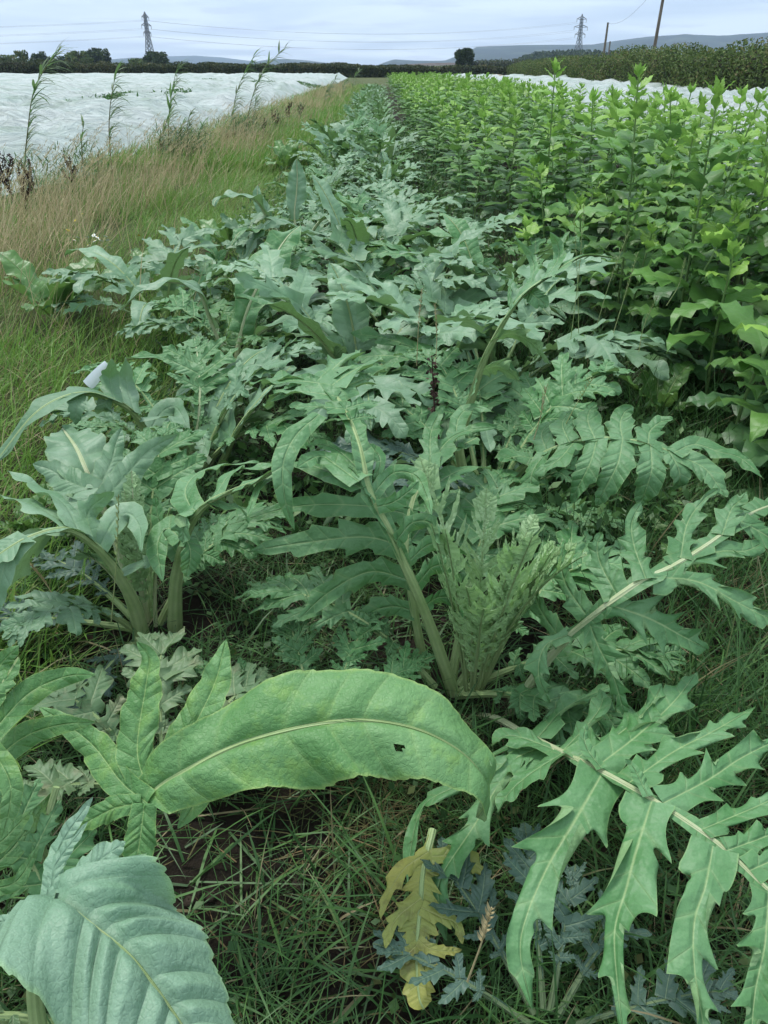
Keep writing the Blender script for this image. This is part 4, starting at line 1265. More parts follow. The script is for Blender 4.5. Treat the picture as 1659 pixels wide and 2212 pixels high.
# ---- H: small dull rosette under the great leaf, with a dying yellow leaf
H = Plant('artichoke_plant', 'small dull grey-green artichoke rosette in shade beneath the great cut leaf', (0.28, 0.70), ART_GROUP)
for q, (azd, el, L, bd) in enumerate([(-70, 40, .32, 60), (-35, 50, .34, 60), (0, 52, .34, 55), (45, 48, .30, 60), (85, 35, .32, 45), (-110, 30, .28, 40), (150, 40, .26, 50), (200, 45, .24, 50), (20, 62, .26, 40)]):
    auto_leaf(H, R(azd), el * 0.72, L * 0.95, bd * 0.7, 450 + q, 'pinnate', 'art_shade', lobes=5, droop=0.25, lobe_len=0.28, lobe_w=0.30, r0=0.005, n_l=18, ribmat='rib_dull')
Yl = Plant('artichoke_plant', 'dying yellow artichoke leaf with holes and brown spots drooping in the grass', (0.05, 1.02), ART_GROUP)
rib_leaf(Yl, [(935, 1790, 1.0), (915, 1880, .92), (908, 1960, .86), (900, 2060, .79), (905, 2150, .73), (915, 2180, .71)], [
    ([(925, 1840), (870, 1880), (830, 1950), (822, 1985)], -0.03, 26, {'tooth': 0.5}),
    ([(928, 1850), (990, 1850), (1030, 1870), (1062, 1905)], -0.03, 29, {'tooth': 0.5}),
    ([(910, 1940), (860, 1980), (838, 2020), (832, 2050)], -0.03, 26, {'tooth': 0.5}),
    ([(910, 1960), (950, 1980), (985, 1995), (1000, 2040)], -0.03, 24, {'tooth': 0.5}),
    ([(903, 2030), (930, 2050), (970, 2055), (998, 2052)], -0.01, 18, {'tooth': 0.4}),
    ([(903, 2040), (880, 2060), (858, 2070), (835, 2062)], -0.01, 18, {'tooth': 0.4}),
], mat='art_yellow', r0=0.006, seed=35, wing=0.025, wing_from=0.05, tip=0.035, tip_at=0.6)

# ---- B: plant at the left with thick arching stalks
B_ = Plant('artichoke_plant', 'artichoke plant with thick curved green stalks and pale heart beside open grass', (-0.70, 1.80), ART_GROUP)
rib_leaf(B_, [(315, 1375, 1.78), (290, 1290, 1.73), (245, 1215, 1.68), (195, 1165, 1.63), (140, 1140, 1.58), (60, 1160, 1.50), (-30, 1215, 1.42)], [
    ([(165, 1145), (110, 1150), (60, 1200), (25, 1262)], -0.12, 62, {'tooth': 0.4, 'teeth': 3}),
    ([(160, 1142), (80, 1095), (20, 1075), (-40, 1062)], -0.01, 44, {'tooth': 0.25, 'teeth': 4}),
    ([(170, 1148), (140, 1090), (80, 1050), (15, 1018)], 0.03, 46, {'tooth': 0.25, 'teeth': 4}),
    ([(190, 1160), (190, 1110), (210, 1085), (245, 1062)], 0.08, 34, {'tooth': 0.35}),
    ([(215, 1180), (250, 1120), (280, 1110), (302, 1140), (306, 1192)], 0.02, 30, {'tooth': 0.15}),
    ([(240, 1210), (200, 1200), (160, 1205), (138, 1204)], -0.02, 26, {'tooth': 0.2}),
    ([(262, 1240), (290, 1225), (310, 1215), (330, 1180)], 0.03, 26, {'tooth': 0.2}),
    ([(60, 1160), (20, 1200), (0, 1260), (-10, 1330)], -0.15, 40, {'tooth': 0.3}),
], mat='art_grey', r0=0.022, r1=0.004, seed=41, wing=0.014, tip=0.06)
ax, fr = pixel_rib([(300, 1330, 1.86), (245, 1150, 1.94), (208, 1064, 2.0), (185, 1012, 2.05), (164, 966, 2.15), (135, 925, 2.32)], 70)
mb = entire_leaf(ax, fr, 0.105, 42, start=0.46, cols=15, teeth=9, tooth=0.14, quilt=0.10, veins=9, base=0.6)
fN = fr[2][35]
for i, (pix, dz, hw) in enumerate([([(208, 1062), (150, 1040), (110, 1015), (72, 1002)], 0.03, 40), ([(222, 1085), (270, 1030), (320, 975), (384, 938)], 0.10, 34), ([(225, 1090), (200, 1075), (160, 1085), (120, 1060)], 0.0, 34),
                                   ([(210, 1060), (240, 1000), (250, 960), (262, 925)], 0.08, 34)]):
    explicit_lobe(mb, pix, ax[40][2], dz, hw, 420 + i, fN, teeth=5, tooth=0.18, n=26, face=0.3, quilt=0.05)
B_.leaf(mb, rib_tube(ax, fr, 0.013, 0.004), 'art_grey', 'rib_pale')
rib_leaf(B_, [(372, 1350, 1.80), (376, 1250, 1.74), (400, 1150, 1.67), (440, 1090, 1.61), (500, 1058, 1.57), (560, 1035, 1.55), (600, 1010, 1.56)], [
    ([(420, 1112), (400, 1060), (430, 1020), (490, 1005), (560, 1000)], 0.04, 40, {'tooth': 0.12, 'teeth': 6}),
    ([(460, 1078), (500, 1020), (540, 1012), (600, 1000)], 0.02, 34, {'tooth': 0.15, 'face': 0.0}),
    ([(425, 1105), (410, 1100), (396, 1130), (396, 1175)], -0.08, 40, {'tooth': 0.15}),
    ([(392, 1165), (360, 1140), (340, 1180), (352, 1258)], -0.08, 34, {'tooth': 0.15}),
    ([(395, 1165), (405, 1170), (412, 1200), (402, 1245)], -0.08, 28, {'tooth': 0.15}),
    ([(385, 1200), (350, 1140), (340, 1110), (335, 1070)], 0.10, 30, {'tooth': 0.3}),
    ([(450, 1082), (490, 1090), (520, 1100), (538, 1130)], -0.06, 26, {'tooth': 0.2}),
], mat='art', r0=0.019, r1=0.004, seed=43, wing=0.01, tip=0.045)
rib_leaf(B_, [(350, 1350, 1.86), (400, 1240, 1.95), (440, 1160, 2.05), (480, 1110, 2.15)], [], mat='art', r0=0.008, seed=44, tip=0, rest=(0.25, 0.95, 6, 0.26, 0.5), ribmat='rib_pale')
for q in range(6):
    rq = np.random.default_rng(760 + q)
    az = rq.uniform(0, 6.28)
    auto_leaf(B_, az, 84, rq.uniform(0.34, 0.5), rq.uniform(15, 50), 770 + q, 'pinnate', 'art_young', base_r=0.02, lobes=9, start=0.15, lobe_len=0.16, droop=-0.4, r0=0.007, n_l=12, cols=5, ribmat='rib_pale')
for q, (azd, el, L, bd) in enumerate([(-100, 20, .5, 30), (-60, 35, .45, 60), (-170, 15, .40, 25)]):
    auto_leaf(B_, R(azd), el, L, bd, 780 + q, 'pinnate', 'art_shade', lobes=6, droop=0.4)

# ---- C: plant behind it
C_ = Plant('artichoke_plant', 'artichoke plant with drooping grey leaf over the bright grass verge', (-0.78, 2.80), ART_GROUP)
rib_leaf(C_, [(385, 1050, 2.80), (332, 955, 2.70), (285, 885, 2.60), (215, 852, 2.50), (150, 852, 2.42), (75, 893, 2.33), (0, 985, 2.24), (-20, 1010, 2.2)], [
    ([(170, 850), (165, 880), (163, 918)], -0.08, 22, {'tooth': 0.2}),
    ([(248, 866), (238, 820), (240, 775)], 0.13, 26, {'tooth': 0.2, 'face': 0.5}),
    ([(290, 890), (274, 830), (270, 772)], 0.15, 28, {'tooth': 0.2, 'face': 0.5}),
    ([(230, 858), (225, 880), (228, 890)], -0.06, 22, {'tooth': 0.2}),
    ([(300, 905), (340, 900), (370, 905), (385, 950)], 0.0, 26, {'tooth': 0.2}),
    ([(320, 935), (350, 890), (380, 880), (410, 930)], 0.03, 24, {'tooth': 0.2}),
], mat='art_grey', r0=0.017, r1=0.004, seed=51, tip=0.075, tip_at=0.50)
ax, fr = pixel_rib([(400, 1030, 2.85), (425, 930, 2.9), (432, 850, 3.0), (428, 780, 3.15), (420, 730, 3.35)], 50)
C_.leaf(pinnate_leaf(ax, fr, 0.9, 52, lobes=7, start=0.3, lobe_len=0.22, n_l=20, cols=7, droop=0.4), rib_tube(ax, fr, 0.012, 0.003), 'art', 'rib_pale')
rib_leaf(C_, [(470, 1010, 2.80), (512, 925, 2.70), (560, 862, 2.66), (600, 820, 2.72), (630, 790, 2.85)], [
    ([(515, 920), (550, 905), (600, 905), (642, 888)], 0.0, 46, {'tooth': 0.15, 'teeth': 6}),
    ([(530, 895), (560, 840), (600, 800), (622, 770)], 0.08, 44, {'tooth': 0.12, 'teeth': 6, 'face': 0.1}),
    ([(500, 945), (490, 900), (500, 850), (530, 815)], 0.10, 48, {'tooth': 0.2}),
    ([(495, 955), (455, 910), (430, 880), (415, 865)], 0.03, 34, {'tooth': 0.2}),
    ([(490, 960), (450, 940), (440, 970), (435, 1005)], -0.06, 30, {'tooth': 0.2}),
], mat='art_grey', r0=0.015, seed=53, tip=0.05)
for q, (azd, el, L, bd, kd) in enumerate([(-50, 60, .75, 90, 'pinnate'), (30, 62, .8, 95, 'entire'), (110, 55, .7, 95, 'pinnate'), (170, 66, .5, 60, 'pinnate'), (-120, 62, .55, 80, 'pinnate'), (75, 70, .75, 70, 'pinnate')]):
    auto_leaf(C_, R(azd), el, L, bd, 790 + q, kd, ['art', 'art_grey'][q % 2], lobes=7, hw=0.07)

# ---- D: plant with the tall upright leaf
D_ = Plant('artichoke_plant', 'artichoke plant with one tall upright oval leaf and curled leaves beside it', (-0.78, 4.05), ART_GROUP)
ax, fr = pixel_rib([(508, 800, 4.05), (515, 742, 4.08), (537, 662, 4.15), (577, 580, 4.28), (618, 515, 4.45), (648, 488, 4.6)], 60, out=np.array([0.15, 1.0, 0]))
mb = entire_leaf(ax, fr, 0.135, 61, start=0.2, cols=15, teeth=10, tooth=0.10, quilt=0.14, veins=12, base=0.5)
for i, (pix, dz, hw) in enumerate([([(515, 745), (480, 705), (450, 675), (420, 655)], 0.10, 24), ([(520, 735), (560, 690), (600, 660), (612, 640)], 0.10, 24), ([(518, 750), (480, 740), (440, 700), (425, 698)], 0.05, 18)]):
    explicit_lobe(mb, pix, 0.1, dz, hw, 610 + i, fr[2][20], teeth=4, tooth=0.2, n=20, cols=7)
D_.leaf(mb, rib_tube(ax, fr, 0.016, 0.004), 'art', 'rib_pale', label='tall upright oval leaf with pale midrib')
for q, (pp_, hwq, mq) in enumerate([
        ([(530, 800, 4.0), (545, 735, 3.9), (600, 697, 3.8), (665, 698, 3.75), (712, 730, 3.72), (735, 775, 3.7)], 0.075, 'art_grey'),
        ([(545, 810, 3.9), (600, 775, 3.7), (660, 762, 3.6), (720, 778, 3.52), (790, 812, 3.45)], 0.075, 'art_grey'),
        ([(500, 790, 4.0), (460, 700, 4.0), (430, 630, 3.95), (370, 608, 3.9), (310, 625, 3.85), (262, 668, 3.8)], 0.08, 'art_grey'),
        ([(540, 790, 4.1), (620, 690, 4.3), (690, 645, 4.3), (770, 690, 4.2), (815, 750, 4.1), (830, 790, 4.05)], 0.08, 'art_grey'),
        ([(505, 800, 3.95), (470, 770, 3.75), (420, 765, 3.55), (340, 770, 3.4), (270, 775, 3.3)], 0.085, 'art')]):
    ax, fr = pixel_rib(pp_, 50)
    mb = entire_leaf(ax, fr, hwq, 620 + q, start=0.25, cols=11, teeth=10, tooth=0.14, quilt=0.12, veins=11)
    D_.leaf(mb, rib_tube(ax, fr, 0.012, 0.003), mq, 'rib_pale')
for q, (azd, el, L, bd, kd) in enumerate([(-70, 60, .7, 90, 'pinnate'), (10, 60, .75, 90, 'pinnate'), (150, 60, .6, 90, 'pinnate'), (-160, 50, .6, 80, 'pinnate'), (60, 45, .7, 70, 'pinnate')]):
    auto_leaf(D_, R(azd), el, L, bd, 800 + q, kd, 'art', lobes=7)

# ---- F: plant on the right of the middle, with the fern-like arching leaf and tall single stalk
F_ = Plant('artichoke_plant', 'artichoke plant with fern-like arching leaf and tall upright stalk beside the leafy row', (0.38, 2.50), ART_GROUP)
rib_leaf(F_, [(1050, 1130, 2.42), (1075, 1080, 2.32), (1112, 1024, 2.22), (1160, 985, 2.14), (1230, 955, 2.08), (1310, 945, 2.04), (1375, 952, 2.0), (1430, 968, 1.97), (1500, 1000, 1.93), (1560, 1070, 1.88)], [
    ([(1150, 990), (1120, 985), (1095, 990), (1075, 985)], 0.02, 40, {'tooth': 0.3}),
    ([(1180, 975), (1150, 1020), (1150, 1060), (1170, 1090)], -0.12, 34, {'tooth': 0.25}),
    ([(1240, 955), (1210, 990), (1180, 1010), (1155, 1025)], -0.06, 38, {'tooth': 0.3}),
    ([(1290, 948), (1275, 1000), (1250, 1050), (1232, 1088)], -0.15, 36, {'tooth': 0.25, 'teeth': 4}),
    ([(1345, 950), (1335, 1000), (1310, 1050), (1288, 1092)], -0.15, 40, {'tooth': 0.25, 'teeth': 4}),
    ([(1405, 960), (1408, 1010), (1398, 1050), (1380, 1098)], -0.15, 38, {'tooth': 0.25, 'teeth': 4}),
    ([(1445, 975), (1465, 1010), (1468, 1040), (1450, 1060)], -0.10, 30, {'tooth': 0.25}),
    ([(1470, 985), (1520, 1010), (1545, 1040), (1570, 1075)], -0.06, 36, {'tooth': 0.2}),
    ([(1230, 955), (1215, 920), (1222, 900), (1235, 885)], 0.05, 34, {'tooth': 0.4}),
    ([(1285, 948), (1270, 910), (1275, 885), (1290, 872)], 0.05, 38, {'tooth': 0.4}),
    ([(1345, 950), (1340, 915), (1350, 890), (1368, 878)], 0.05, 38, {'tooth': 0.4}),
    ([(1400, 958), (1405, 930), (1430, 910), (1455, 905)], 0.03, 36, {'tooth': 0.4}),
    ([(1455, 978), (1500, 960), (1550, 975), (1600, 990), (1650, 1035)], -0.03, 32, {'tooth': 0.4}),
    ([(1180, 972), (1170, 940), (1180, 920), (1200, 905)], 0.04, 32, {'tooth': 0.4}),
], mat='art', r0=0.016, r1=0.004, seed=71, wing=0.02, tip=0.05, label='fern-like arching leaf with hanging lobes')
rib_leaf(F_, [(985, 960, 2.50), (1000, 910, 2.48), (1035, 795, 2.42), (1070, 722, 2.38), (1107, 662, 2.36), (1135, 630, 2.37), (1190, 592, 2.40), (1260, 552, 2.43), (1328, 556, 2.45)], [
    ([(1070, 728), (1110, 722), (1150, 742), (1187, 786)], -0.06, 34, {'tooth': 0.5, 'teeth': 4}),
    ([(1040, 800), (1070, 792), (1095, 800), (1124, 818)], -0.02, 34, {'tooth': 0.55, 'teeth': 4}),
    ([(1105, 668), (1100, 630), (1108, 600), (1105, 585)], 0.06, 10, {'tooth': 0.4}),
    ([(1130, 640), (1150, 600), (1150, 560), (1112, 512)], 0.12, 18, {'tooth': 0.3}),
    ([(1180, 600), (1205, 560), (1205, 530), (1188, 502)], 0.10, 24, {'tooth': 0.3}),
    ([(1170, 610), (1200, 595), (1225, 600), (1232, 618)], -0.02, 26, {'tooth': 0.3}),
    ([(1140, 625), (1155, 640), (1175, 655), (1180, 665)], -0.04, 26, {'tooth': 0.3}),
    ([(1030, 815), (1020, 850), (1000, 870)], -0.03, 16, {'tooth': 0.5}),
], mat='art', r0=0.020, r1=0.003, ribmat='rib', seed=72, wing=0.008, tip=0.06, tip_at=0.66, base=[(0.32, 2.55, 0.0)], label='tall pale stalk with a leafy flag at the top')
for q, (azd, el, L, bd, kd) in enumerate([(-60, 60, .85, 95, 'pinnate'), (-20, 64, .85, 90, 'pinnate'), (-100, 55, .75, 95, 'pinnate'), (30, 60, .7, 90, 'pinnate'), (80, 35, .7, 60, 'pinnate'), (-140, 60, .7, 100, 'pinnate'), (160, 40, .5, 70, 'pinnate'), (120, 20, .5, 30, 'pinnate')]):
    auto_leaf(F_, R(azd), el, L, bd, 820 + q, kd, ['art', 'art', 'art_shade'][q % 3], lobes=8)

for q, (P_, azd, el, L, bd, mt) in enumerate([
        (A, 60, 48, .7, 75, 'art'), (A, 100, 40, .6, 60, 'art'), (A, 130, 35, .55, 55, 'art'),
        (C_, -85, 50, .7, 85, 'art_grey'), (D_, -100, 55, .7, 95, 'art_grey'), (D_, 100, 55, .75, 95, 'art_grey'), (D_, 35, 70, .85, 80, 'art'),
        (F_, 0, 55, .8, 80, 'art'), (F_, 60, 68, .8, 85, 'art'), (B_, -150, 62, .5, 80, 'art_grey'), (B_, 60, 60, .55, 85, 'art'), (B_, 0, 66, .7, 70, 'art')]):
    auto_leaf(P_, R(azd), el, L, bd, 1500 + q, 'pinnate', mt, lobes=8, lobe_w=0.33)

# curled dead leaf on the ground
mb = MB()
ax = curve([at(470, 2062, .62), at(540, 2082, .60), at(600, 2095, .59), at(650, 2118, .57)], 30)
ax[:, 2] = 0.05
blade(mb, ax, frames(ax, N0=UP, roll=0.5), 0.045, cols=11, base=0.6, teeth=7, tooth=0.3, skew=0.3, fold=0.7, curl=-0.7, wave=0.3, seed=88)
Dl = obj('dead_leaf', mb.mesh('dead_leaf', M['dead'], origin=ax[0]), loc=tuple(ax[0]), label='curled brown dead leaf on the ground beneath the quilted leaf', cat='dead leaf')

# white plastic scrap standing behind the left plants
mb = MB()
p0, p1 = at(190, 832, 2.95), at(232, 785, 2.95)
t = np.linspace(0, 1, 14)
u = np.linspace(-1, 1, 9)
side = nrm(np.cross(p1 - p0, [0, 1, 0]))
P = p0 + (p1 - p0) * t[:, None]
wd = 0.02 * np.sqrt(np.clip(1 - (t * 0.9) ** 2, 0, 1)) + 0.004
G_ = P[:, None] + side[None, None] * (u[None, :, None] * wd[:, None, None]) + np.array([0, 1, 0.2])[None, None] * (0.006 * (1 - u ** 2))[None, :, None] * -1
mb.grid(G_, np.stack(np.broadcast_arrays(t[:, None], u[None]), -1))
mb.grid(G_ + np.array([0, 0.004, 0]), np.stack(np.broadcast_arrays(t[:, None], u[None]), -1))
M['white_plastic'] = plain_mat('white_plastic', (0.75, 0.80, 0.80), (0.8, 0.84, 0.84), 10, 0.4, 0.1)
obj('plastic_scrap', mb.mesh('plastic_scrap', M['white_plastic'], origin=p0), loc=tuple(p0), label='curved white plastic scrap sticking up behind the drooping grey leaf', cat='plastic')

# ================================================================== THE REST OF THE ARTICHOKE BED
E_ = Plant('artichoke_plant', 'artichoke plant with a lone upright pointed leaf at the back of the near bed', (-0.62, 6.2), ART_GROUP)
for q, (pp_, hwq, mq) in enumerate([
        ([(640, 520, 6.2), (636, 460, 6.25), (640, 420, 6.3), (642, 380, 6.35), (640, 343, 6.4)], 0.095, 'art_grey'),
        ([(600, 520, 6.0), (560, 440, 5.9), (520, 422, 5.8), (470, 430, 5.7), (462, 445, 5.65)], 0.10, 'art_grey'),
        ([(660, 520, 6.1), (700, 470, 6.0), (760, 480, 5.8), (830, 475, 5.7)], 0.10, 'art_grey'),
        ([(610, 520, 6.1), (580, 470, 6.1), (558, 430, 6.15), (556, 400, 6.2)], 0.06, 'art_grey'),
        ([(620, 520, 6.0), (560, 500, 5.7), (520, 500, 5.5), (500, 530, 5.4)], 0.08, 'art')]):
    ax, fr = pixel_rib(pp_, 40, out=np.array([0.1, 1.0, 0]) if q in (0, 3) else None)
    E_.leaf(entire_leaf(ax, fr, hwq, 640 + q, start=0.25, cols=9, teeth=9, tooth=0.12, quilt=0.12, veins=10), rib_tube(ax, fr, 0.012, 0.003), mq, 'rib_pale')
for q, azd in enumerate([-80, 20, 70, 130, 180, -140]):
    auto_leaf(E_, R(azd), 60, .8, 90, 650 + q, 'pinnate', ['art', 'art_grey'][q % 2], lobes=7)


def artichoke_variant(seed, loc, label, mid=True, n_l=11, cols=5):
    r = np.random.default_rng(seed)
    P = Plant('artichoke_plant', label, loc, ART_GROUP)
    nl = 9
    a0 = r.uniform(0, 6.28)
    joined = {}
    for i in range(nl):
        az = a0 + i * 2.399 + r.uniform(-0.2, 0.2)
        inner = i / nl
        el = 40 + 38 * inner + r.uniform(-6, 6)
        L = (0.68 + 0.32 * math.sin(math.pi * (0.25 + inner * 0.6))) * r.uniform(0.85, 1.12)
        bd = 100 - 50 * inner + r.uniform(-10, 15)
        kind = 'entire' if r.random() < 0.42 else 'pinnate'
        mt = 'art_grey' if r.random() < 0.62 else 'art'
        if mid:
            auto_leaf(P, az, el, L, bd, seed * 40 + i, kind, mt, lobes=5, n_l=14, cols=cols, n=26, hw=0.10, lobe_w=0.30, lobe_len=0.36, sway=r.uniform(-0.4, 0.4))
        else:
            b = P.loc + np.array([math.sin(az) * .03, math.cos(az) * .03, 0.02])
            ax = arch(b, az, el, L, bd, 16, sway=r.uniform(-0.4, 0.4))
            fr = frames(ax, out_dir=np.array([math.sin(az), math.cos(az), 0]))
            if kind == 'pinnate':
                pinnate_leaf(ax, fr, L, seed * 40 + i, lobes=6, n_l=7, cols=3, teeth=2, mb=joined.setdefault(mt, MB()))
            else:
                entire_leaf(ax, fr, 0.08, seed * 40 + i, cols=5, mb=joined.setdefault(mt, MB()))
    for mt, mb in joined.items():
        part('leaves', mb.mesh('leaves', M[mt], origin=P.loc), P.root, kind='stuff')
    return P.root


near_spots = [
    (0.50, 3.55, 'artichoke plant just beyond the tall upright stalk, among seeding grass'),
    (-0.10, 3.35, 'artichoke plant behind the big middle plant, in the centre of the bed'),
    (0.10, 4.45, 'artichoke plant with narrow cut leaves further down the bed centre'),
    (0.62, 4.75, 'artichoke plant close against the leafy row in the middle distance'),
    (-0.15, 5.45, 'artichoke plant right behind the curled leaves of the tall-leaved plant'),
    (0.42, 5.9, 'artichoke plant between the leafy row and the lone upright leaf'),
    (-1.05, 5.5, 'artichoke plant on the verge side, left of the lone upright leaf'),
    (-1.38, 4.75, 'artichoke plant leaning into the verge grass beside the bright green dock'),
    (-0.05, 6.9, 'artichoke plant directly behind the lone upright leaf'),
]
vars_mid = []
rp = np.random.default_rng(91)
for i, (x, y, lb) in enumerate(near_spots):
    if i < 5:
        vars_mid.append(artichoke_variant(100 + i, (x, y), lb))
    else:
        copy_tree(vars_mid[i % 5], (x, y, 0), rp.uniform(0, 6.28), rp.uniform(0.75, 0.9), lb, ART_GROUP)
y = 7.6
cnt = 0
vars_far = []
ORD = ['first', 'second', 'third', 'fourth', 'fifth', 'sixth', 'seventh', 'eighth', 'ninth', 'tenth', 'eleventh', 'twelfth']
seen_f = {}
ZONE = ['artichoke plant in the crowded middle of the receding bed', 'small grey-green artichoke plant far down the receding bed']
while y < 62:
    for file_, x0 in (('verge-side', -0.62), ('row-side', 0.02)):
        x = x0 + rp.uniform(-0.2, 0.2) - 0.016 * y * 0.3
        yy = y + rp.uniform(-0.35, 0.35)
        s = rp.uniform(0.5, 0.72)
        if y < 12.5:
            seen_f[file_] = seen_f.get(file_, -1) + 1
            copy_tree(vars_mid[cnt % 5], (x, yy, 0), rp.uniform(0, 6.28), s, f'{ORD[seen_f[file_]]} artichoke plant in the {file_} file behind the lone upright leaf', ART_GROUP)
        elif len(vars_far) < 4:
            vars_far.append(artichoke_variant(120 + cnt, (x, yy), ZONE[1], mid=False))
        else:
            copy_tree(vars_far[cnt % 4], (x, yy, 0), rp.uniform(0, 6.28), s * (1.1 if y > 25 else 1), ZONE[1], ART_GROUP)
        cnt += 1
    y += 0.75 if y < 20 else (1.1 if y < 35 else 1.8)

# ================================================================== THE LEAFY ROW (sunchokes)
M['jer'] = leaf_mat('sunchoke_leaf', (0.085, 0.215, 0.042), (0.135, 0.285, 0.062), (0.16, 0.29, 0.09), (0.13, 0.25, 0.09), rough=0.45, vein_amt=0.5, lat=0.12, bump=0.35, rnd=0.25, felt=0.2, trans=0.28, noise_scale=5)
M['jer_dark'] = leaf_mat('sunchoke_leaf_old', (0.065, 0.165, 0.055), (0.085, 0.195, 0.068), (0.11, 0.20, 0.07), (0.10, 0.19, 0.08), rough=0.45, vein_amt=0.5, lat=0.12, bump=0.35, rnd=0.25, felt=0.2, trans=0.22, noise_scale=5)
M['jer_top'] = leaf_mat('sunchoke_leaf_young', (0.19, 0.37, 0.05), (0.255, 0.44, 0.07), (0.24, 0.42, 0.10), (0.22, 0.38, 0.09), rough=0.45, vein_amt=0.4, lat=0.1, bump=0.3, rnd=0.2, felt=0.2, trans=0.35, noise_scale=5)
M['jer_stem'] = plain_mat('sunchoke_stem', (0.13, 0.22, 0.07), (0.19, 0.28, 0.10), 10, 0.6, 0.3)


def jleaf(seed, n=10, cols=7, bend=55, hw=0.30):
    r = np.random.default_rng(seed)
    ax = arch((0, 0.08, 0), 0.0, 18, 0.95, bend, n, sway=r.uniform(-0.35, 0.35))
    fr = frames(ax, out_dir=np.array([0, 1.0, 0]))
    mb = MB()
    blade(mb, ax, fr, hw, cols=cols, base=0.12, p=1.55, q=1.15, teeth=7, tooth=0.07, skew=0.25, fold=0.22, curl=0.35, wave=0.14, seed=seed, veins=6, grow=0.34)
    mb.tube(curve([(0, 0, -0.012), (0, 0.05, -0.01), (0, 0.1, -0.006)], 3), 0.012, k=4, cap=False)
    return mb


jl_arr = [jleaf(900 + i, bend=b, hw=h) for i, (b, h) in enumerate([(45, .34), (70, .37), (95, .36), (35, .30)])]
jl_mesh = {mt: [m.mesh('leaf', M[mt]) for m in jl_arr] for mt in ('jer', 'jer_dark', 'jer_top')}
jl_low = [jleaf(950 + i, n=6, cols=3, bend=b, hw=h) for i, (b, h) in enumerate([(45, .36), (70, .39), (95, .37), (35, .32)])]


def sunchoke_layout(seed, H, lean):
    """stem points and leaf placements (node, azimuth, pitch, length, kind, age)"""
    r = np.random.default_rng(seed)
    az0 = r.uniform(0, 6.28)
    st = curve([(0, 0, -0.02), (lean[0] * 0.3 + r.uniform(-.02, .02), lean[1] * 0.3, H * 0.5), (lean[0], lean[1], H)], 12)
    out = []
    z = 0.08 * H
    k = 0
    while z < H * 0.99:
        f = z / H
        p = np.array([np.interp(z, st[:, 2], st[:, i]) for i in range(3)])
        L = (0.175 + 0.12 * math.sin(math.pi * min(1, f * 1.05)) ** 0.8) * r.uniform(0.7, 1.25)
        if f > 0.8:
            L *= np.interp(f, [0.8, 1.0], [0.95, 0.62])
        pitch = np.interp(f, [0, 0.5, 0.85, 1.0], [-22, 2, 12, 30]) + r.uniform(-12, 12)
        for s in (0, 1):
            az = az0 + k * math.pi / 2 + s * math.pi + r.uniform(-0.35, 0.35)
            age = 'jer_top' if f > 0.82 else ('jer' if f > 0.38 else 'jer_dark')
            out.append((p, az, R(pitch + r.uniform(-10, 10)), L, 3 if f > 0.93 else int(r.integers(0, 3)), age))
        z += np.interp(f, [0, 0.6, 1], [0.08, 0.075, 0.04]) * r.uniform(0.85, 1.15)
        k += 1
    for s in range(5):
        out.append((st[-1], az0 + s * 1.26, R(50 + r.uniform(-15, 15)), 0.075 * r.uniform(0.8, 1.3), 3, 'jer_top'))
    return st, out


SG = 'sunchoke plants of the leafy row'


def sunchoke_near(seed, loc, H, label):
    r = np.random.default_rng(seed)
    root = thing('sunchoke_plant', label, 'plant', (loc[0], loc[1], 0), 0, SG)
    st, lv = sunchoke_layout(seed, H, (r.uniform(-0.16, 0.18), r.uniform(-0.16, 0.12)))
    mb = MB()
    mb.tube(st, np.linspace(0.0085, 0.004, len(st)), k=7)
    part('stem', mb.mesh('stem', M['jer_stem']), root)
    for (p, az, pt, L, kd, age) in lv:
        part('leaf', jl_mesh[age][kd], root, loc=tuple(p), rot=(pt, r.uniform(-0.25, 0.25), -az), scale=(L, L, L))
    return root


def sunchoke_joined(seed, H, low=False):
    """stem and one joined mesh per leaf age, for plants further off"""
    r = np.random.default_rng(seed)
    st, lv = sunchoke_layout(seed, H, (r.uniform(-0.16, 0.18), r.uniform(-0.16, 0.12)))
    by = {}
    for (p, az, pt, L, kd, age) in lv:
        src = jl_low[kd]
        V = np.vstack(src.v) * L
        c, s = math.cos(pt), math.sin(pt)
        V = np.stack([V[:, 0], V[:, 1] * c - V[:, 2] * s, V[:, 1] * s + V[:, 2] * c], 1)
        c, s = math.cos(-az), math.sin(-az)
        V = np.stack([V[:, 0] * c - V[:, 1] * s, V[:, 0] * s + V[:, 1] * c, V[:, 2]], 1) + p
        by.setdefault(age, MB()).raw(V, np.vstack(src.f), np.vstack(src.uv))
    return st, by


def xe(y):
    return float(np.interp(y, [2.0, 2.6, 3.6, 5, 8, 12, 70], [1.55, 1.42, 1.26, 1.05, 0.80, 0.60, 0.45]))


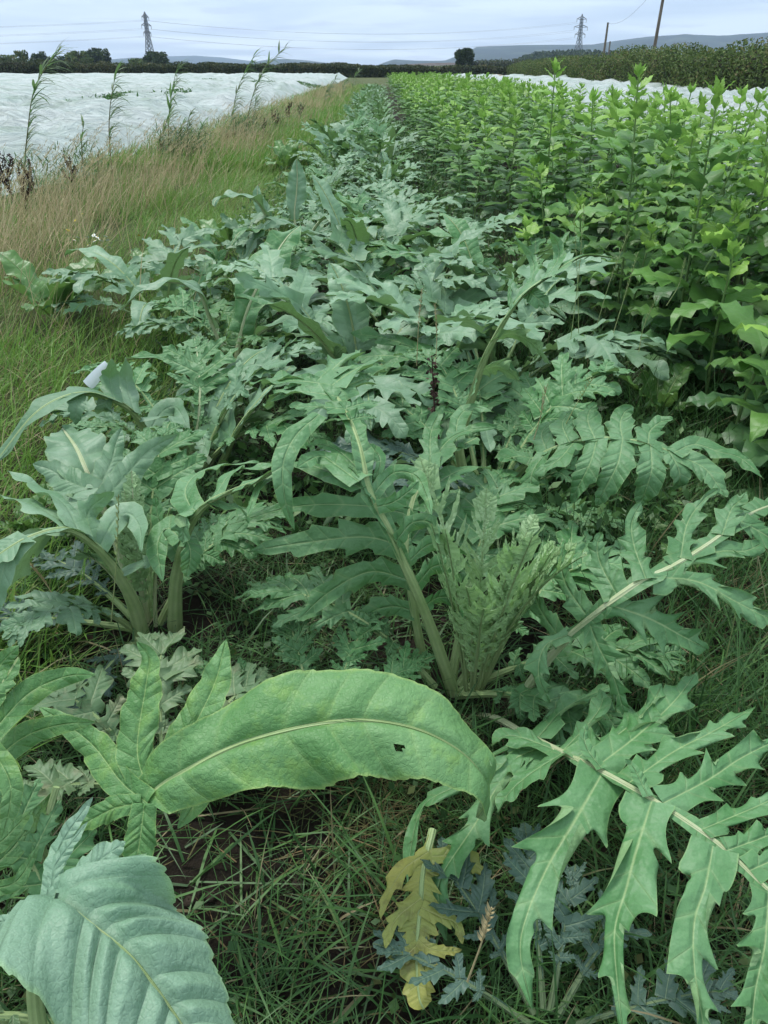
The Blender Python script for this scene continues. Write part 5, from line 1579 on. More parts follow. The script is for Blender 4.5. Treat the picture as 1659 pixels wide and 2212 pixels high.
ordin = ['first', 'second', 'third', 'fourth', 'fifth', 'sixth', 'seventh', 'eighth', 'ninth', 'tenth', 'eleventh', 'twelfth']
rs = np.random.default_rng(77)
spots = []
tries = 0
while tries < 40000 and len(spots) < 290:
    tries += 1
    y = 1.95 + 26 * rs.random() ** 1.35
    x = rs.uniform(xe(y), 3.5 if y < 9 else 4.4)
    dmin = 0.26 if y < 7 else 0.37
    if all((x - a) ** 2 + (y - b) ** 2 > dmin ** 2 for a, b in spots[-400:]):
        spots.append((x, y))
spots.sort(key=lambda p: p[1])
jv = []
for i in range(6):
    st, by = sunchoke_joined(970 + i, 1.0)
    jv.append((st, by))
jv_mesh = None
edge_i = 0
edge_y, back = [], {}
for i, (x, y) in enumerate(spots):
    d = x - xe(y)
    H = float(np.interp(d, [0, 0.35, 0.9, 2.2], [0.62, 0.90, 1.12, 1.10])) * rs.uniform(0.78, 1.16)
    if y > 7:
        H = max(H, float(np.interp(d, [0, 0.3], [0.82, 1.02])) * rs.uniform(0.82, 1.16))
    if x > 2.7 and y > 5:
        H *= 0.9
    if y < 6.2:
        if d < 0.32 and edge_i < 12:
            lb = f'{ordin[edge_i]} sunchoke plant from the camera along the open edge of the leafy row'
            edge_i += 1
            edge_y.append(y)
        else:
            k_ = int(np.argmin([abs(y - e) for e in edge_y])) if edge_y else 0
            back[k_] = back.get(k_, 0) + 1
            lb = f'{ordin[min(back[k_], 11)]} sunchoke plant back from the {ordin[k_]} plant on the row\'s open edge'
        sunchoke_near(3000 + i, (x, y), H, lb)
    else:
        lb = 'leafy sunchoke plant in the dense farther part of the leafy row'
        if jv_mesh is None:
            jv_mesh = []
            for st, by in jv:
                mb = MB()
                mb.tube(st, np.linspace(0.009, 0.004, len(st)), k=5)
                jv_mesh.append((mb.mesh('stem', M['jer_stem']), {k: v.mesh('leaves', M[k]) for k, v in by.items()}))
        sm, lm = jv_mesh[i % 6]
        root = thing('sunchoke_plant', lb, 'plant', (x, y, 0), rs.uniform(0, 6.28), SG, H)
        part('stem', sm, root)
        for k, me in lm.items():
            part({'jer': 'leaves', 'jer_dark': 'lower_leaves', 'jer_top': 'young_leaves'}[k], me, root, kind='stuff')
# three tall plants that stand above the row
for (px, py, Y, lb) in [(1412, 168, 4.6, 'tallest sunchoke plant rising above the row in front of the fleece'),
                        (1210, 150, 6.4, 'tall sunchoke plant whose tip rises against the hedge'),
                        (1560, 212, 3.9, 'sunchoke plant with bright tip in front of the billowing fleece')]:
    t_ = at(px, py, Y)
    sunchoke_near(int(px), (t_[0], Y), t_[2], lb)
# the far end of the row reads as one mass
allm = {}
for q in range(430):
    y = 24 + 50 * rs.random()
    x = rs.uniform(0.45, 4.7)
    H = rs.uniform(0.78, 1.14)
    st, by = jv[q % 6]
    a = rs.uniform(0, 6.28)
    c, s = math.cos(a), math.sin(a)
    for k, m_ in by.items():
        if k == 'jer_dark':
            continue
        V = np.vstack(m_.v) * [1.25 * H, 1.25 * H, H]
        V = np.stack([V[:, 0] * c - V[:, 1] * s + x, V[:, 0] * s + V[:, 1] * c + y, V[:, 2]], 1)
        allm.setdefault(k, MB()).raw(V, np.vstack(m_.f), np.vstack(m_.uv))
for k, m_ in allm.items():
    obj('far_sunchokes', m_.mesh('far_sunchokes', M[k]), kind='stuff', label='far end of the leafy sunchoke row merging into one green mass', )

# ================================================================== GRASS AND WEEDS
def grass(name, X, Y, Ln, lean, az, width, bend, mat, label, r, base=None):
    """many separate blades as one mesh; UV.x is a random number per blade, UV.y runs up the blade"""
    n = len(X)
    S = np.array([0, 0.36, 0.72, 1.0])
    Wd = np.array([0.8, 1.0, 0.75, 0.08])
    z0 = gh(X, Y) if base is None else base
    dirx, diry = np.sin(az), np.cos(az)
    tw = az + r.uniform(-1.2, 1.2, n)
    sx, sy = np.cos(tw), -np.sin(tw)
    P = np.zeros((n, 4, 2, 3))
    hx = np.zeros(n)
    hz = np.zeros(n)
    prev = 0.0
    for k, s in enumerate(S):
        a = lean + bend * s
        ds = (s - prev) * Ln
        hx = hx + np.sin(a) * ds
        hz = hz + np.cos(a) * ds
        prev = s
        for j, sg in enumerate((-1, 1)):
            P[:, k, j, 0] = X + dirx * hx + sx * sg * width * Wd[k] * 0.5
            P[:, k, j, 1] = Y + diry * hx + sy * sg * width * Wd[k] * 0.5
            P[:, k, j, 2] = z0 + np.maximum(hz, 0.004 + 0.02 * s)
    idx = np.arange(n * 8).reshape(n, 4, 2)
    Fq = np.stack([idx[:, :-1, 0], idx[:, :-1, 1], idx[:, 1:, 1], idx[:, 1:, 0]], -1).reshape(-1, 4)
    c = r.random(n)
    UV = np.zeros((n, 4, 2, 2))
    UV[..., 0] = c[:, None, None]
    UV[..., 1] = S[None, :, None]
    me = make_mesh(name, P.reshape(-1, 3), Fq, UV.reshape(-1, 2), mat, True)
    return obj(name, me, kind='stuff', label=label)


M['grass_bed'] = ramp_mat('bed_grass', [(0.0, (0.032, 0.090, 0.024)), (0.6, (0.060, 0.15, 0.038)), (0.94, (0.095, 0.20, 0.05)), (0.96, (0.20, 0.18, 0.09)), (1.0, (0.26, 0.22, 0.12))], rough=0.5, trans=0.2, spec=0.35)  # dark greens: shade beneath the plants is put into the blade colour
M['grass_verge'] = ramp_mat('verge_grass', [(0.0, (0.10, 0.23, 0.035)), (0.5, (0.145, 0.29, 0.05)), (0.82, (0.20, 0.33, 0.065)), (0.92, (0.28, 0.28, 0.12)), (1.0, (0.38, 0.32, 0.18))], rough=0.5, trans=0.3, spec=0.3, noise=0.8, noise_amt=0.10)
M['grass_dry'] = ramp_mat('dry_grass', [(0.0, (0.26, 0.23, 0.12)), (0.5, (0.42, 0.35, 0.20)), (1.0, (0.55, 0.46, 0.28))], rough=0.7, trans=0.25)
M['grass_brown'] = ramp_mat('withered_grass', [(0.0, (0.05, 0.085, 0.025)), (0.6, (0.10, 0.11, 0.04)), (1.0, (0.24, 0.17, 0.085))], rough=0.7, trans=0.2)

r = np.random.default_rng(5)
# dark fine grass in the bed
n = 74000
Y = 0.25 + 5.2 * r.random(n) ** 1.5
X = r.uniform(-1.15 - 0.05 * Y, 1.75, n)
dens = fbm(X * 2.2 + 9, Y * 2.2, 31, 3)
hole = np.exp(-(((X + 0.36) / 0.06) ** 2 + ((Y - 0.88) / 0.10) ** 2))
keep = (r.random(n) < sstep(0.18, 0.48, dens) * 1.1) & (r.random(n) > hole * 1.3)
X, Y = X[keep], Y[keep]
n = len(X)
grass('bed_grass', X, Y, r.uniform(0.07, 0.20, n) * (0.8 + 0.5 * (r.random(n) < 0.15)), r.uniform(0.1, 1.1, n), r.uniform(0, 6.28, n), r.uniform(0.0016, 0.0036, n), r.uniform(0.2, 1.3, n),
      M['grass_bed'], 'dark fine grass growing between the artichoke plants', r)
n = 2200
X = np.concatenate([r.normal(0.02, 0.10, n // 3), r.uniform(0.5, 1.35, n - n // 3)])
Y = np.concatenate([r.normal(1.15, 0.16, n // 3), r.uniform(0.8, 2.3, n - n // 3)])
grass('withered_grass', X, Y, r.uniform(0.05, 0.16, n), r.uniform(0.6, 1.4, n), r.uniform(0, 6.28, n), r.uniform(0.0018, 0.003, n), r.uniform(0.1, 0.9, n),
      M['grass_brown'], 'withered brown grass lying on the soil between the plants', r)
# clods, straw bits on the soil
mb = MB()
for q in range(500):
    y_ = 0.4 + 2.4 * r.random() ** 1.4
    x_ = r.uniform(-0.9, 1.2)
    rd = r.uniform(0.004, 0.02)
    th, ph = np.meshgrid(np.linspace(0, 2 * math.pi, 7), np.linspace(0.1, math.pi - 0.1, 5), indexing='ij')
    k = 1 + 0.5 * (fbm(th * 2 + q, ph * 2, q, 2) - 0.5)
    k[-1] = k[0]
    mb.grid(np.stack([x_ + rd * k * np.cos(th) * np.sin(ph), y_ + rd * k * np.sin(th) * np.sin(ph), float(gh(x_, y_)) + rd * 0.3 + rd * 0.7 * k * np.cos(ph)], -1), np.stack([th, ph], -1))
obj('soil_clods', mb.mesh('soil_clods', M['soil']), kind='stuff', label='small dark clods of soil between the plants')
n = 1500
X, Y = r.uniform(-0.9, 1.2, n), 0.4 + 2.4 * r.random(n) ** 1.4
grass('straw_litter', X, Y, r.uniform(0.03, 0.12, n), r.uniform(1.35, 1.55, n), r.uniform(0, 6.28, n), r.uniform(0.002, 0.004, n), r.uniform(0.0, 0.1, n), M['grass_brown'], 'bits of dead straw lying on the soil', r)
# broader grass blades and tiny weeds mixed in
n = 7500
X, Y = r.uniform(-1.3, 2.5, n), 0.35 + 3.2 * r.random(n) ** 1.4
grass('broad_grass', X, Y, r.uniform(0.08, 0.26, n), r.uniform(0.2, 1.25, n), r.uniform(0, 6.28, n), r.uniform(0.004, 0.0075, n), r.uniform(0.3, 1.4, n), M['grass_bed'], 'broad-bladed dark grass tufts between the plants', r)
mb = MB()
n = 5000
X, Y = r.uniform(-1.1, 1.35, n), 0.35 + 2.6 * r.random(n) ** 1.3
kk = r.random(n) < sstep(0.45, 0.6, fbm(X * 5, Y * 5, 77, 3))
C = np.stack([X, Y, gh(X, Y) + 0.01 + 0.05 * r.random(n)], 1)[kk]
leaf_cloud(mb, C, np.full(len(C), 0.022), r, flat=3.0, ratio=0.75)
M['tiny'] = ramp_mat('tiny_weed_leaves', [(0.0, (0.04, 0.10, 0.03)), (0.7, (0.07, 0.15, 0.04)), (1.0, (0.14, 0.15, 0.05))], rough=0.5, trans=0.2, spec=0.3)
obj('tiny_weeds', mb.mesh('tiny_weeds', M['tiny'], smooth=False), kind='stuff', label='tiny round-leaved weeds on the soil under the grass')
# verge grass, near and middle
n = 60000
Y = 1.3 + 13 * r.random(n) ** 1.35
X = r.uniform(-5.0, -0.9, n)
nodock = np.ones(n, bool)
for (dx_, dy_, dr_) in ((-2.12, 4.95, 0.42), (-1.72, 5.75, 0.3), (-1.35, 7.1, 0.3), (-1.95, 5.6, 0.25)):
    nodock &= ((X - dx_) ** 2 + (Y - dy_) ** 2 > dr_ ** 2) | (r.random(n) < 0.12)
keep = nodock & (X > -0.75 * Y - 0.6) & (r.random(n) < sstep(0.2, 0.42, fbm(X * 1.1, Y * 1.1, 41, 3)))
X, Y = X[keep], Y[keep]
n = len(X)
tall = np.clip(0.55 + 0.9 * fbm(X * 0.7, Y * 0.7, 43, 3), 0.4, 1.4)
grass('verge_grass', X, Y, r.uniform(0.12, 0.34, n) * tall, r.uniform(0.0, 0.8, n), r.normal(1.5, 1.1, n), r.uniform(0.003, 0.0062, n), r.uniform(0.3, 1.3, n),
      M['grass_verge'], 'long green grass of the verge beside the fleece', r)
n = 34000
Y = 13 + 62 * r.random(n) ** 1.6
X = r.uniform(-4.7, -0.9, n)
grass('verge_grass', X, Y, r.uniform(0.2, 0.42, n), r.uniform(0.0, 0.8, n), r.normal(1.5, 0.9, n), r.uniform(0.008, 0.018, n) * (1 + Y / 60), r.uniform(0.2, 0.9, n),
      M['grass_verge'], 'far stretch of verge grass running to the hedge', r)
# dry straw-coloured tussocks along the fleece edge
n = 12500
Y = 4.4 + 66 * r.random(n) ** 1.9
ce = np.interp(Y, [3, 5, 7, 10, 20, 40, 75], [-2.2, -2.9, -3.4, -3.4, -3.0, -3.2, -3.6])
X = ce + r.normal(0, 0.6, n)
keep = r.random(n) < 1.2 * sstep(0.44, 0.58, fbm(X * 1.1 + 3, Y * 0.8, 47, 3)) + 0.06
X, Y = X[keep], Y[keep]
n = len(X)
grass('dry_grass', X, Y, r.uniform(0.3, 0.72, n), r.uniform(0.02, 0.75, n) ** 1.2, r.normal(1.45, 1.2, n), r.uniform(0.0025, 0.005, n) * (1 + Y / 16), r.uniform(0.1, 0.7, n),
      M['grass_dry'], 'dry straw-coloured grass stems leaning in the wind along the fleece edge', r)
# seed plumes of the dry grass
n0 = 900
Y0 = 4.5 + 18 * r.random(n0) ** 1.5
X0 = np.interp(Y0, [4, 7, 10, 20], [-3.2, -3.4, -3.3, -2.9]) + r.normal(0, 0.5, n0)
k = 14
f = np.tile(np.linspace(0, 1, k), n0)
hx = r.uniform(0.15, 0.35, n0)
zt = r.uniform(0.40, 0.78, n0)
X = np.repeat(X0 + hx, k) + f * 0.09
Y = np.repeat(Y0, k) + r.normal(0, 0.006, n0 * k)
Z = np.repeat(zt, k) + f * 0.07 + r.normal(0, 0.006, n0 * k)
grass('grass_plumes', X, Y, r.uniform(0.025, 0.055, n0 * k) * (1.2 - f), r.uniform(0.3, 1.2, n0 * k), r.normal(1.5, 0.8, n0 * k), np.full(n0 * k, 0.005), np.full(n0 * k, 0.3),
      M['grass_dry'], 'pale seed plumes on the dry grass of the verge', r, base=Z)
grass('grass_stems', X0, Y0, np.hypot(hx, zt) * 1.03, np.arctan2(hx, zt) * 0.7, np.full(n0, 1.57), np.full(n0, 0.0035), np.arctan2(hx, zt) * 0.55, M['grass_dry'],
      'thin straw stems carrying the pale seed plumes', r)
# grass at the foot of the leafy row
n = 16000
Y = 1.2 + 11 * r.random(n) ** 1.6
X = r.uniform(0.55, 3.0, n)
grass('row_grass', X, Y, r.uniform(0.12, 0.42, n), r.uniform(0.0, 0.7, n), r.uniform(0, 6.28, n), r.uniform(0.0025, 0.005, n), r.uniform(0.1, 0.9, n), M['grass_bed'],
      'taller grass growing at the foot of the leafy row', r)

# small leafy weeds carpeting the bed further back
mb = MB()
n = 22000
Y = 2.2 + 22 * r.random(n) ** 1.5
X = r.uniform(-1.5, 1.0, n) + 0.25 * (Y < 6)
C = np.stack([X, Y, 0.03 + 0.16 * r.random(n) ** 1.5], 1)
leaf_cloud(mb, C, np.full(n, 0.042) * (1 + Y / 20), r, flat=2.0, ratio=0.45)
M['weed'] = ramp_mat('weed_leaves', [(0.0, (0.04, 0.10, 0.03)), (0.6, (0.07, 0.16, 0.045)), (1.0, (0.12, 0.22, 0.06))], rough=0.5, trans=0.25, spec=0.3)
obj('low_weeds', mb.mesh('low_weeds', M['weed'], smooth=False), kind='stuff', label='low leafy weeds carpeting the bed between artichokes')
# green weeds that poke through the fleece
for (px, py, wpx, Y0, lb) in [(378, 216, 95, 34, 'patch of green weeds poking through the middle of the fleece'), (262, 226, 60, 30, 'smaller green weed patch on the fleece beside the larger patch'),
                              (450, 181, 80, 72, 'green weed strip on the far part of the fleece'), (560, 186, 130, 66, 'long thin green weed strip on the fleece near the far hedge'),
                              (640, 190, 60, 62, 'short green weed strip at the verge end of the fleece')]:
    c = at(px, py, Y0)
    wd = wpx * Y0 / CP / F
    q = 1500
    a, b = r.normal(0, 0.30, q) * wd, r.normal(0, 1.6, q)
    C = np.stack([c[0] + a, Y0 + b, np.maximum(c[2], 0.25) + 0.02 + 0.34 * r.random(q) * np.exp(-(a / wd) ** 2 * 5)], 1)
    mb = MB()
    leaf_cloud(mb, C, np.full(q, 0.17), r, ratio=0.3)
    obj('weed_patch', mb.mesh('weed_patch', M['weed'], smooth=False), kind='stuff', label=lb)

n = 6000
cx = r.choice([365, 390, 405, 510, 530, 545, 600, 640, 60, 170], n)
cy = {365: 14, 390: 14.2, 405: 14.4, 510: 18.2, 530: 18.6, 545: 19, 600: 22, 640: 26, 60: 10, 170: 11.5}
Yw = np.array([cy[c] for c in cx]) + r.normal(0, 0.35, n)
Xw = np.array([ray(c, 300)[0] / ray(c, 300)[1] for c in cx]) * Yw + r.normal(0, 0.22, n)
grass('verge_weeds', Xw, Yw, r.uniform(0.06, 0.16, n), r.uniform(0.2, 1.3, n), r.normal(1.4, 1.4, n), r.uniform(0.008, 0.018, n), r.uniform(0.2, 1.0, n), M['weed'], 'bushy green weeds at the foot of the willow shoots', r,
      base=0.55 * r.random(n) ** 1.3)
# ------------------------------------------------------------------ willow-like shoots along the fleece edge
M['willow'] = leaf_mat('willow_leaf', (0.055, 0.11, 0.038), (0.085, 0.15, 0.055), (0.16, 0.26, 0.10), (0.16, 0.25, 0.14), vein_amt=0.4, lat=0.0, bump=0.1, rnd=0.25, felt=0.1, trans=0.3)
M['willow_stem'] = plain_mat('willow_stem', (0.10, 0.12, 0.05), (0.16, 0.15, 0.07), 8, 0.7, 0.2)
mb = MB()
ax = arch((0, 0, 0), 0, 5, 1.0, 50, 8)
blade(mb, ax, frames(ax, out_dir=np.array([0, 1.0, 0])), 0.06, cols=3, base=0.3, p=1.6, q=1.0, teeth=2, tooth=0.0, skew=0.1, fold=0.3, seed=1)
w_mesh = mb.mesh('leaf', M['willow'])


def shoot(label, pts, Y, n, L, seed, z_base=True):
    r = np.random.default_rng(seed)
    P = [at(x, y, Y) for x, y in pts]
    b = P[0].copy()
    b[2] = 0.0
    ax = curve([b] + P[1:], 30) - b
    root = thing('willow_shoot', label, 'sapling', tuple(b), group='willow shoots along the fleece edge')
    mb = MB()
    mb.tube(ax, np.linspace(0.011, 0.003, 30), k=6)
    part('stem', mb.mesh('stem', M['willow_stem']), root)
    n = int(n * 1.6)
    for i in range(n):
        f = 0.22 + 0.78 * (i + r.random() * 0.6) / n
        p = np.array([np.interp(f * 29, np.arange(30), ax[:, c]) for c in range(3)])
        a = r.normal(1.35, 0.75)                 # blown to one side
        l = 1.2 * L * r.uniform(0.7, 1.25) * np.interp(f, [0.2, 0.5, 0.9, 1], [0.6, 1, 1, 0.7])
        part('leaf', w_mesh, root, loc=tuple(p), rot=(R(r.uniform(-15, 55)), 0, -a), scale=(l, l, l))


shoot('tallest wind-bent willow shoot at the picture edge, tip against the sky', [(45, 440), (58, 300), (72, 200), (100, 145), (132, 103)], 10.2, 52, 0.26, 1)
shoot('straight willow shoot between the picture edge and the pylon', [(242, 385), (236, 300), (238, 230), (246, 180), (254, 148)], 11.5, 40, 0.24, 2)
shoot('short slender willow shoot beside a dark dock stalk', [(178, 370), (176, 310), (182, 264)], 11.5, 20, 0.2, 3)
shoot('bushy willow shoot standing below the pylon tree', [(362, 340), (364, 270), (370, 205), (378, 165), (384, 140)], 14.0, 46, 0.26, 4)
shoot('small willow shoot beside the bushy one', [(404, 325), (404, 280), (412, 238)], 14.0, 22, 0.24, 5)
shoot('left stem of the pair of willow shoots in front of the fleece', [(506, 300), (504, 240), (518, 180), (550, 118)], 18.5, 44, 0.30, 6)
shoot('leaning willow shoot of the pair, bent furthest by the wind', [(528, 300), (540, 230), (562, 165), (590, 128), (614, 108)], 18.5, 50, 0.30, 7)
shoot('thin far willow shoot near the end of the verge', [(716, 215), (712, 195), (726, 168)], 40, 20, 0.4, 8)
shoot('faint farther willow shoot where verge and hedge meet', [(760, 190), (764, 170), (776, 155)], 55, 20, 0.5, 9)
shoot('little willow shoot low in the dry grass', [(214, 395), (212, 360), (214, 325)], 10.5, 14, 0.16, 10)

for i, (x, y0, y1, Y_, lb) in enumerate([(350, 345, 255, 13.6, 'slim willow shoot just left of the bushy one'), (385, 335, 262, 14.4, 'short willow shoot between the bushy one and the small one'),
                                        (498, 305, 215, 18.2, 'slim willow shoot left of the leaning pair'), (545, 295, 205, 18.8, 'upright willow shoot right of the leaning pair'),
                                        (426, 320, 270, 15.0, 'lowest willow shoot in the grass by the fleece edge'), (740, 205, 172, 46, 'thin willow shoot between the two farthest ones'),
                                        (702, 222, 182, 36, 'willow shoot on the far verge above the dock stalks')]):
    shoot(lb, [(x, y0), (x + 1, (y0 + y1) / 2), (x + 12, y1)], Y_, 26, 0.24 * (1 if Y_ < 30 else 1.5), 30 + i)
# ------------------------------------------------------------------ dark dock seed stalks
M['dock_seed'] = plain_mat('dock_seed', (0.035, 0.022, 0.018), (0.07, 0.042, 0.03), 30, 0.9, 0.5)


def dock_stalk(label, px, py0, py1, Y, seed, branches=5, lean=0.02):
    r = np.random.default_rng(seed)
    b = at(px, py0, Y)
    H = at(px, py1, Y)[2]
    b[2] = 0
    root = thing('dock_stalk', label, 'weed', tuple(b), group='dark dock stalks in the verge')
    mb = MB()
    ax = curve([(0, 0, 0), (lean * 0.4, 0, H * 0.5), (lean, 0, H)], 12)
    mb.tube(ax, np.linspace(0.006, 0.002, 12), k=5)
    lines = [ax[5:]]
    for q in range(branches):
        s0 = ax[4 + q % 6]
        a = r.uniform(0, 6.28)
        e = s0 + np.array([math.cos(a) * 0.09, math.sin(a) * 0.09, H * r.uniform(0.18, 0.33)])
        ln = curve([s0, s0 * 0.5 + e * 0.5 + np.array([math.cos(a) * 0.03, math.sin(a) * 0.03, 0]), e], 8)
        mb.tube(ln, 0.002, k=4)
        lines.append(ln)
    part('stem', mb.mesh('stem', M['dock_seed']), root)
    mb = MB()
    Cs = []
    for ln in lines:
        k = 130
        t = r.random(k) * (len(ln) - 1)
        p = np.stack([np.interp(t, np.arange(len(ln)), ln[:, c]) for c in range(3)], 1)
        Cs.append(p + r.normal(0, 0.009, (k, 3)))
    C = np.vstack(Cs)
    leaf_cloud(mb, C, np.full(len(C), 0.013 * (1 + Y / 30)), r, ratio=1.0)
    part('seed_head', mb.mesh('seed_head', M['dock_seed'], smooth=False), root)


for i, (px, a, b, Y, lb) in enumerate([(8, 450, 305, 9.0, 'dark dock seed stalk at the very edge of the picture'), (30, 450, 335, 9.2, 'shorter dark dock stalk beside the tall willow shoot'),
                                       (78, 440, 340, 9.8, 'thick dark dock stalk in front of the white fleece'), (160, 410, 338, 10.8, 'dark dock stalk beside the short willow shoot'),
                                       (55, 450, 360, 9.0, 'low dark dock stalk between two taller ones'), (350, 345, 300, 14.5, 'brown dock stalk at the foot of the bushy willow shoot'),
                                       (595, 275, 240, 22, 'dark dock stalk behind the pair of willow shoots'), (625, 262, 222, 25, 'tall dark dock stalk on the far verge'),
                                       (650, 255, 225, 27, 'farthest dark dock stalk on the verge'), (500, 310, 285, 18, 'low brown dock stalk below the pair of willow shoots'),
                                       (572, 285, 255, 20, 'small dark dock stalk in the reddish verge weeds')]):
    dock_stalk(lb, px, a, b, Y, 60 + i)
dock_stalk('thin brown dock stalk rising among artichoke leaves in the bed centre', 950, 1000, 768, 2.42, 80, branches=0, lean=-0.04)

# ------------------------------------------------------------------ docks with broad leaves
M['dock'] = leaf_mat('dock_leaf', (0.075, 0.18, 0.04), (0.11, 0.24, 0.06), (0.22, 0.34, 0.12), (0.14, 0.25, 0.08), edge=(0.16, 0.28, 0.07), rough=0.42, spec=0.45, vein_amt=0.7, trans=0.25, felt=0.2)


def dock(label, loc, seed, L, nl=10):
    r = np.random.default_rng(seed)
    P = Plant('dock_plant', label, loc, 'broad-leaved docks')
    for i in range(nl):
        az = i * 2.399 + r.uniform(-0.3, 0.3)
        l = L * r.uniform(0.75, 1.15)
        b = P.loc + np.array([math.sin(az) * .015, math.cos(az) * .015, 0.01])
        ax = arch(b, az, r.uniform(35, 80), l, r.uniform(40, 85), 26)
        fr = frames(ax, out_dir=np.array([math.sin(az), math.cos(az), 0]))
        P.leaf(entire_leaf(ax, fr, l * 0.17, seed * 9 + i, start=0.28, cols=9, teeth=4, tooth=0.05, quilt=0.05, veins=8, wave=0.2, base=0.6, q=0.7), rib_tube(ax, fr, 0.005, 0.0015, 6), 'dock', 'rib')


dock('bright green broad-leaved dock in the verge grass beside the near bed', (-2.12, 4.95), 1, 0.56, 12)
dock('dock with pale-veined leaf behind the bright green dock', (-1.72, 5.75), 2, 0.40, 8)
dock('dark green dock growing against the plant with the lone upright leaf', (-1.35, 7.1), 3, 0.45, 10)
dock('dock at the verge side of the receding bed', (-1.5, 13.0), 4, 0.55, 10)
dock('low broad-leaved dock at the foot of the leafy row', (1.28, 3.35), 5, 0.30, 8)
dock('small dock among the grass beneath the drooping grey leaf', (-1.25, 2.3), 6, 0.22, 7)
dock('small weed with round green leaves at the bottom of the picture', (-0.06, 0.52), 7, 0.15, 6)
dock('bright weed low beside the fern-like leaf', (0.95, 2.0), 8, 0.16, 6)

# ------------------------------------------------------------------ seeding grass stalks
M['rye'] = plain_mat('rye_seed', (0.20, 0.28, 0.10), (0.30, 0.34, 0.15), 20, 0.7, 0.2)
M['rye_dry'] = plain_mat('dry_rye_seed', (0.28, 0.24, 0.12), (0.38, 0.32, 0.17), 20, 0.7, 0.2)
mb = MB()
ax = curve([(0, 0, 0), (0, 0.25, 0.45), (0, 0.2, 1.0)], 5)
blade(mb, ax, frames(ax, out_dir=np.array([0, 1.0, 0])), 0.16, cols=3, base=0.6, teeth=1, tooth=0, skew=0, fold=0.5, seed=3)
spk = {k: mb.mesh('spikelet', M[k]) for k in ('rye', 'rye_dry')}


def rye(label, p0, p1, Y, seed, mat='rye', n=16, frac=0.55, sz=0.016):
    r = np.random.default_rng(seed)
    a, b = at(p0[0], p0[1], Y), at(p1[0], p1[1], Y)
    a[2] = max(a[2], 0.0)
    root = thing('grass_stalk', label, 'grass stalk', tuple(a), group='seeding grass stalks')
    ax = curve([(0, 0, 0), (b - a) * 0.5 + r.uniform(-0.012, 0.012, 3), (b - a)], 20)
    m_ = MB()
    m_.tube(ax, np.linspace(0.0017, 0.0009, 20), k=5)
    part('stem', m_.mesh('stem', M[mat]), root)
    for i in range(n):
        f = frac + (1 - frac) * i / n
        p = np.array([np.interp(f * 19, np.arange(20), ax[:, c]) for c in range(3)])
        part('spikelet', spk[mat], root, loc=tuple(p), rot=(R(-10 + r.uniform(-15, 15)), 0, (i % 2) * math.pi + 0.8 + r.uniform(-0.3, 0.3)), scale=(sz, sz, sz))


for i, (p0, p1, Y, mt, lb) in enumerate([
        ((240, 1345), (256, 1068), 1.58, 'rye', 'seeding grass stalk standing before the thick curved artichoke stalks'),
        ((130, 1330), (62, 1215), 1.62, 'rye_dry', 'brown seed stalk leaning below the left plant'),
        ((1232, 740), (1262, 432), 3.3, 'rye', 'tallest seeding grass stalk in front of the leafy row'),
        ((1250, 720), (1240, 470), 3.35, 'rye', 'seeding grass stalk just beside the tallest one'),
        ((1290, 700), (1358, 500), 3.1, 'rye', 'seeding grass stalk leaning away from the bed beside the leaf flag'),
        ((1325, 720), (1378, 545), 3.0, 'rye', 'outermost leaning seeding grass stalk before the leafy row'),
        ((1440, 660), (1480, 560), 3.0, 'rye', 'fine seed stalk among the nearest sunchoke leaves'),
        ((1150, 960), (1180, 835), 2.2, 'rye_dry', 'pale seed stalk left of the fern-like leaf top'),
        ((1215, 930), (1282, 815), 2.15, 'rye', 'green seed spike leaning over the fern-like leaf'),
        ((900, 790), (912, 622), 2.9, 'rye_dry', 'dry thin seed stalk in the centre of the bed'),
        ((940, 800), (940, 655), 2.9, 'rye_dry', 'second dry thin seed stalk in the bed centre'),
        ((640, 700), (618, 600), 4.2, 'rye', 'seed stalk before the tall upright oval leaf'),
        ((1010, 2120), (1062, 1960), .62, 'rye_dry', 'dry seed stalk beside the dying yellow leaf'),
        ((1380, 760), (1420, 640), 2.9, 'rye', 'seed stalk at the foot of the leafy row'),
        ((30, 700), (60, 640), 4.6, 'rye_dry', 'fluffy pale seed head beside the bright green dock')]):
    rye(lb, p0, p1, Y, 40 + i, mt)

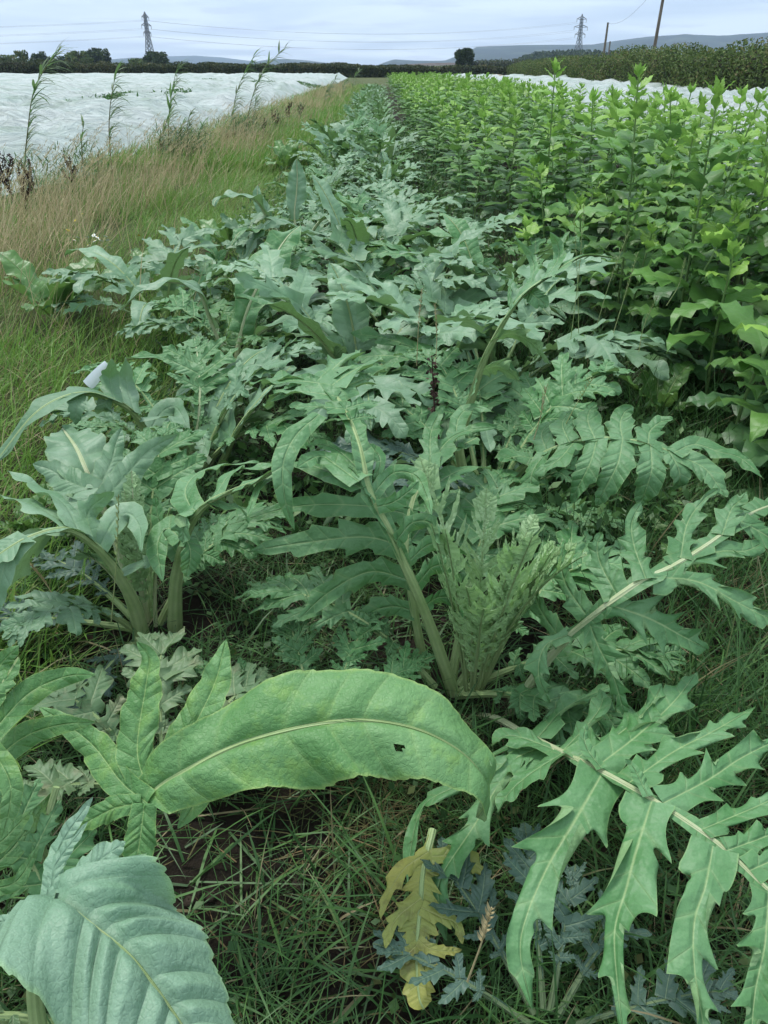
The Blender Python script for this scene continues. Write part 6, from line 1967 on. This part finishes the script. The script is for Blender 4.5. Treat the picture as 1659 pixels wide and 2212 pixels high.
# ------------------------------------------------------------------ mayweed flowers
M['petal'] = plain_mat('white_petal', (0.70, 0.72, 0.68), (0.78, 0.80, 0.76), 30, 0.6, 0.1)
M['yellow'] = plain_mat('yellow_petal', (0.55, 0.40, 0.03), (0.65, 0.48, 0.05), 30, 0.6, 0.1)
mb = MB()
for q in range(12):
    a = q * math.pi / 6
    ax = curve([(0, 0, 0.0), (math.cos(a) * 0.5, math.sin(a) * 0.5, 0.06), (math.cos(a), math.sin(a), -0.12)], 4)
    blade(mb, ax, frames(ax, N0=UP), 0.2, cols=3, base=0.6, teeth=1, tooth=0, skew=0, seed=q, p=4)
fl_w = mb.mesh('petals', M['petal'])
fl_y = mb.mesh('petals', M['yellow'])
mb = MB()
th, ph = np.meshgrid(np.linspace(0, 2 * math.pi, 9), np.linspace(0, math.pi / 2, 4), indexing='ij')
mb.grid(np.stack([0.33 * np.cos(th) * np.sin(ph), 0.33 * np.sin(th) * np.sin(ph), 0.05 + 0.25 * np.cos(ph)], -1), np.stack([th, ph], -1))
fl_c = mb.mesh('centre', M['yellow'])


def flowers(name, label, pxs, Y, me, seed, sz):
    r = np.random.default_rng(seed)
    ps = [at(x, y, Y + r.uniform(-0.3, 0.3)) for x, y in pxs]
    b = np.mean(ps, axis=0)
    b[2] = 0
    root = thing(name, label, 'flower', tuple(b), group='wild flowers in the verge')
    for p in ps:
        q = p - b
        m_ = MB()
        m_.tube(curve([(q[0] * 0.5, q[1] * 0.5, 0), (q[0] * 0.9, q[1] * 0.9, q[2] * 0.5), tuple(q)], 6), 0.002, k=4)
        part('stem', m_.mesh('stem', M['rye']), root)
        f = part('flower', me, root, loc=tuple(q), rot=(R(r.uniform(10, 45)), R(r.uniform(-25, 25)), r.uniform(0, 6)), scale=(sz,) * 3)
        part('centre', fl_c, f)


flowers('mayweed_plant', 'cluster of small white daisy flowers in the verge grass', [(188, 512), (202, 508), (215, 517), (220, 520), (232, 518), (238, 524), (236, 534), (205, 520), (190, 530), (228, 510), (186, 545), (168, 512), (160, 518), (286, 540), (210, 512)], 5.7, fl_w, 3, 0.016)
flowers('hawkbit_plant', 'few small yellow flowers in the verge above the white daisies', [(145, 496), (162, 476), (178, 462), (148, 498), (300, 508)], 6.2, fl_y, 4, 0.011)


# ------------------------------------------------------------------ the air between here and the hills
mb = MB()
mb.box(-7200, 7200, -7200, 7200, -1.6, 470)
hm_, hnt, HN, hout = new_mat('haze_air')
pv = HN('ShaderNodeVolumePrincipled', {'Color': (0.60, 0.78, 1.0, 1), 'Density': 0.00017, 'Anisotropy': 0.1})
hnt.links.new(pv.outputs[0], hout.inputs['Volume'])
obj('haze', mb.mesh('haze', hm_, smooth=False), kind='stuff', label='thin blue haze over the fields and hills')
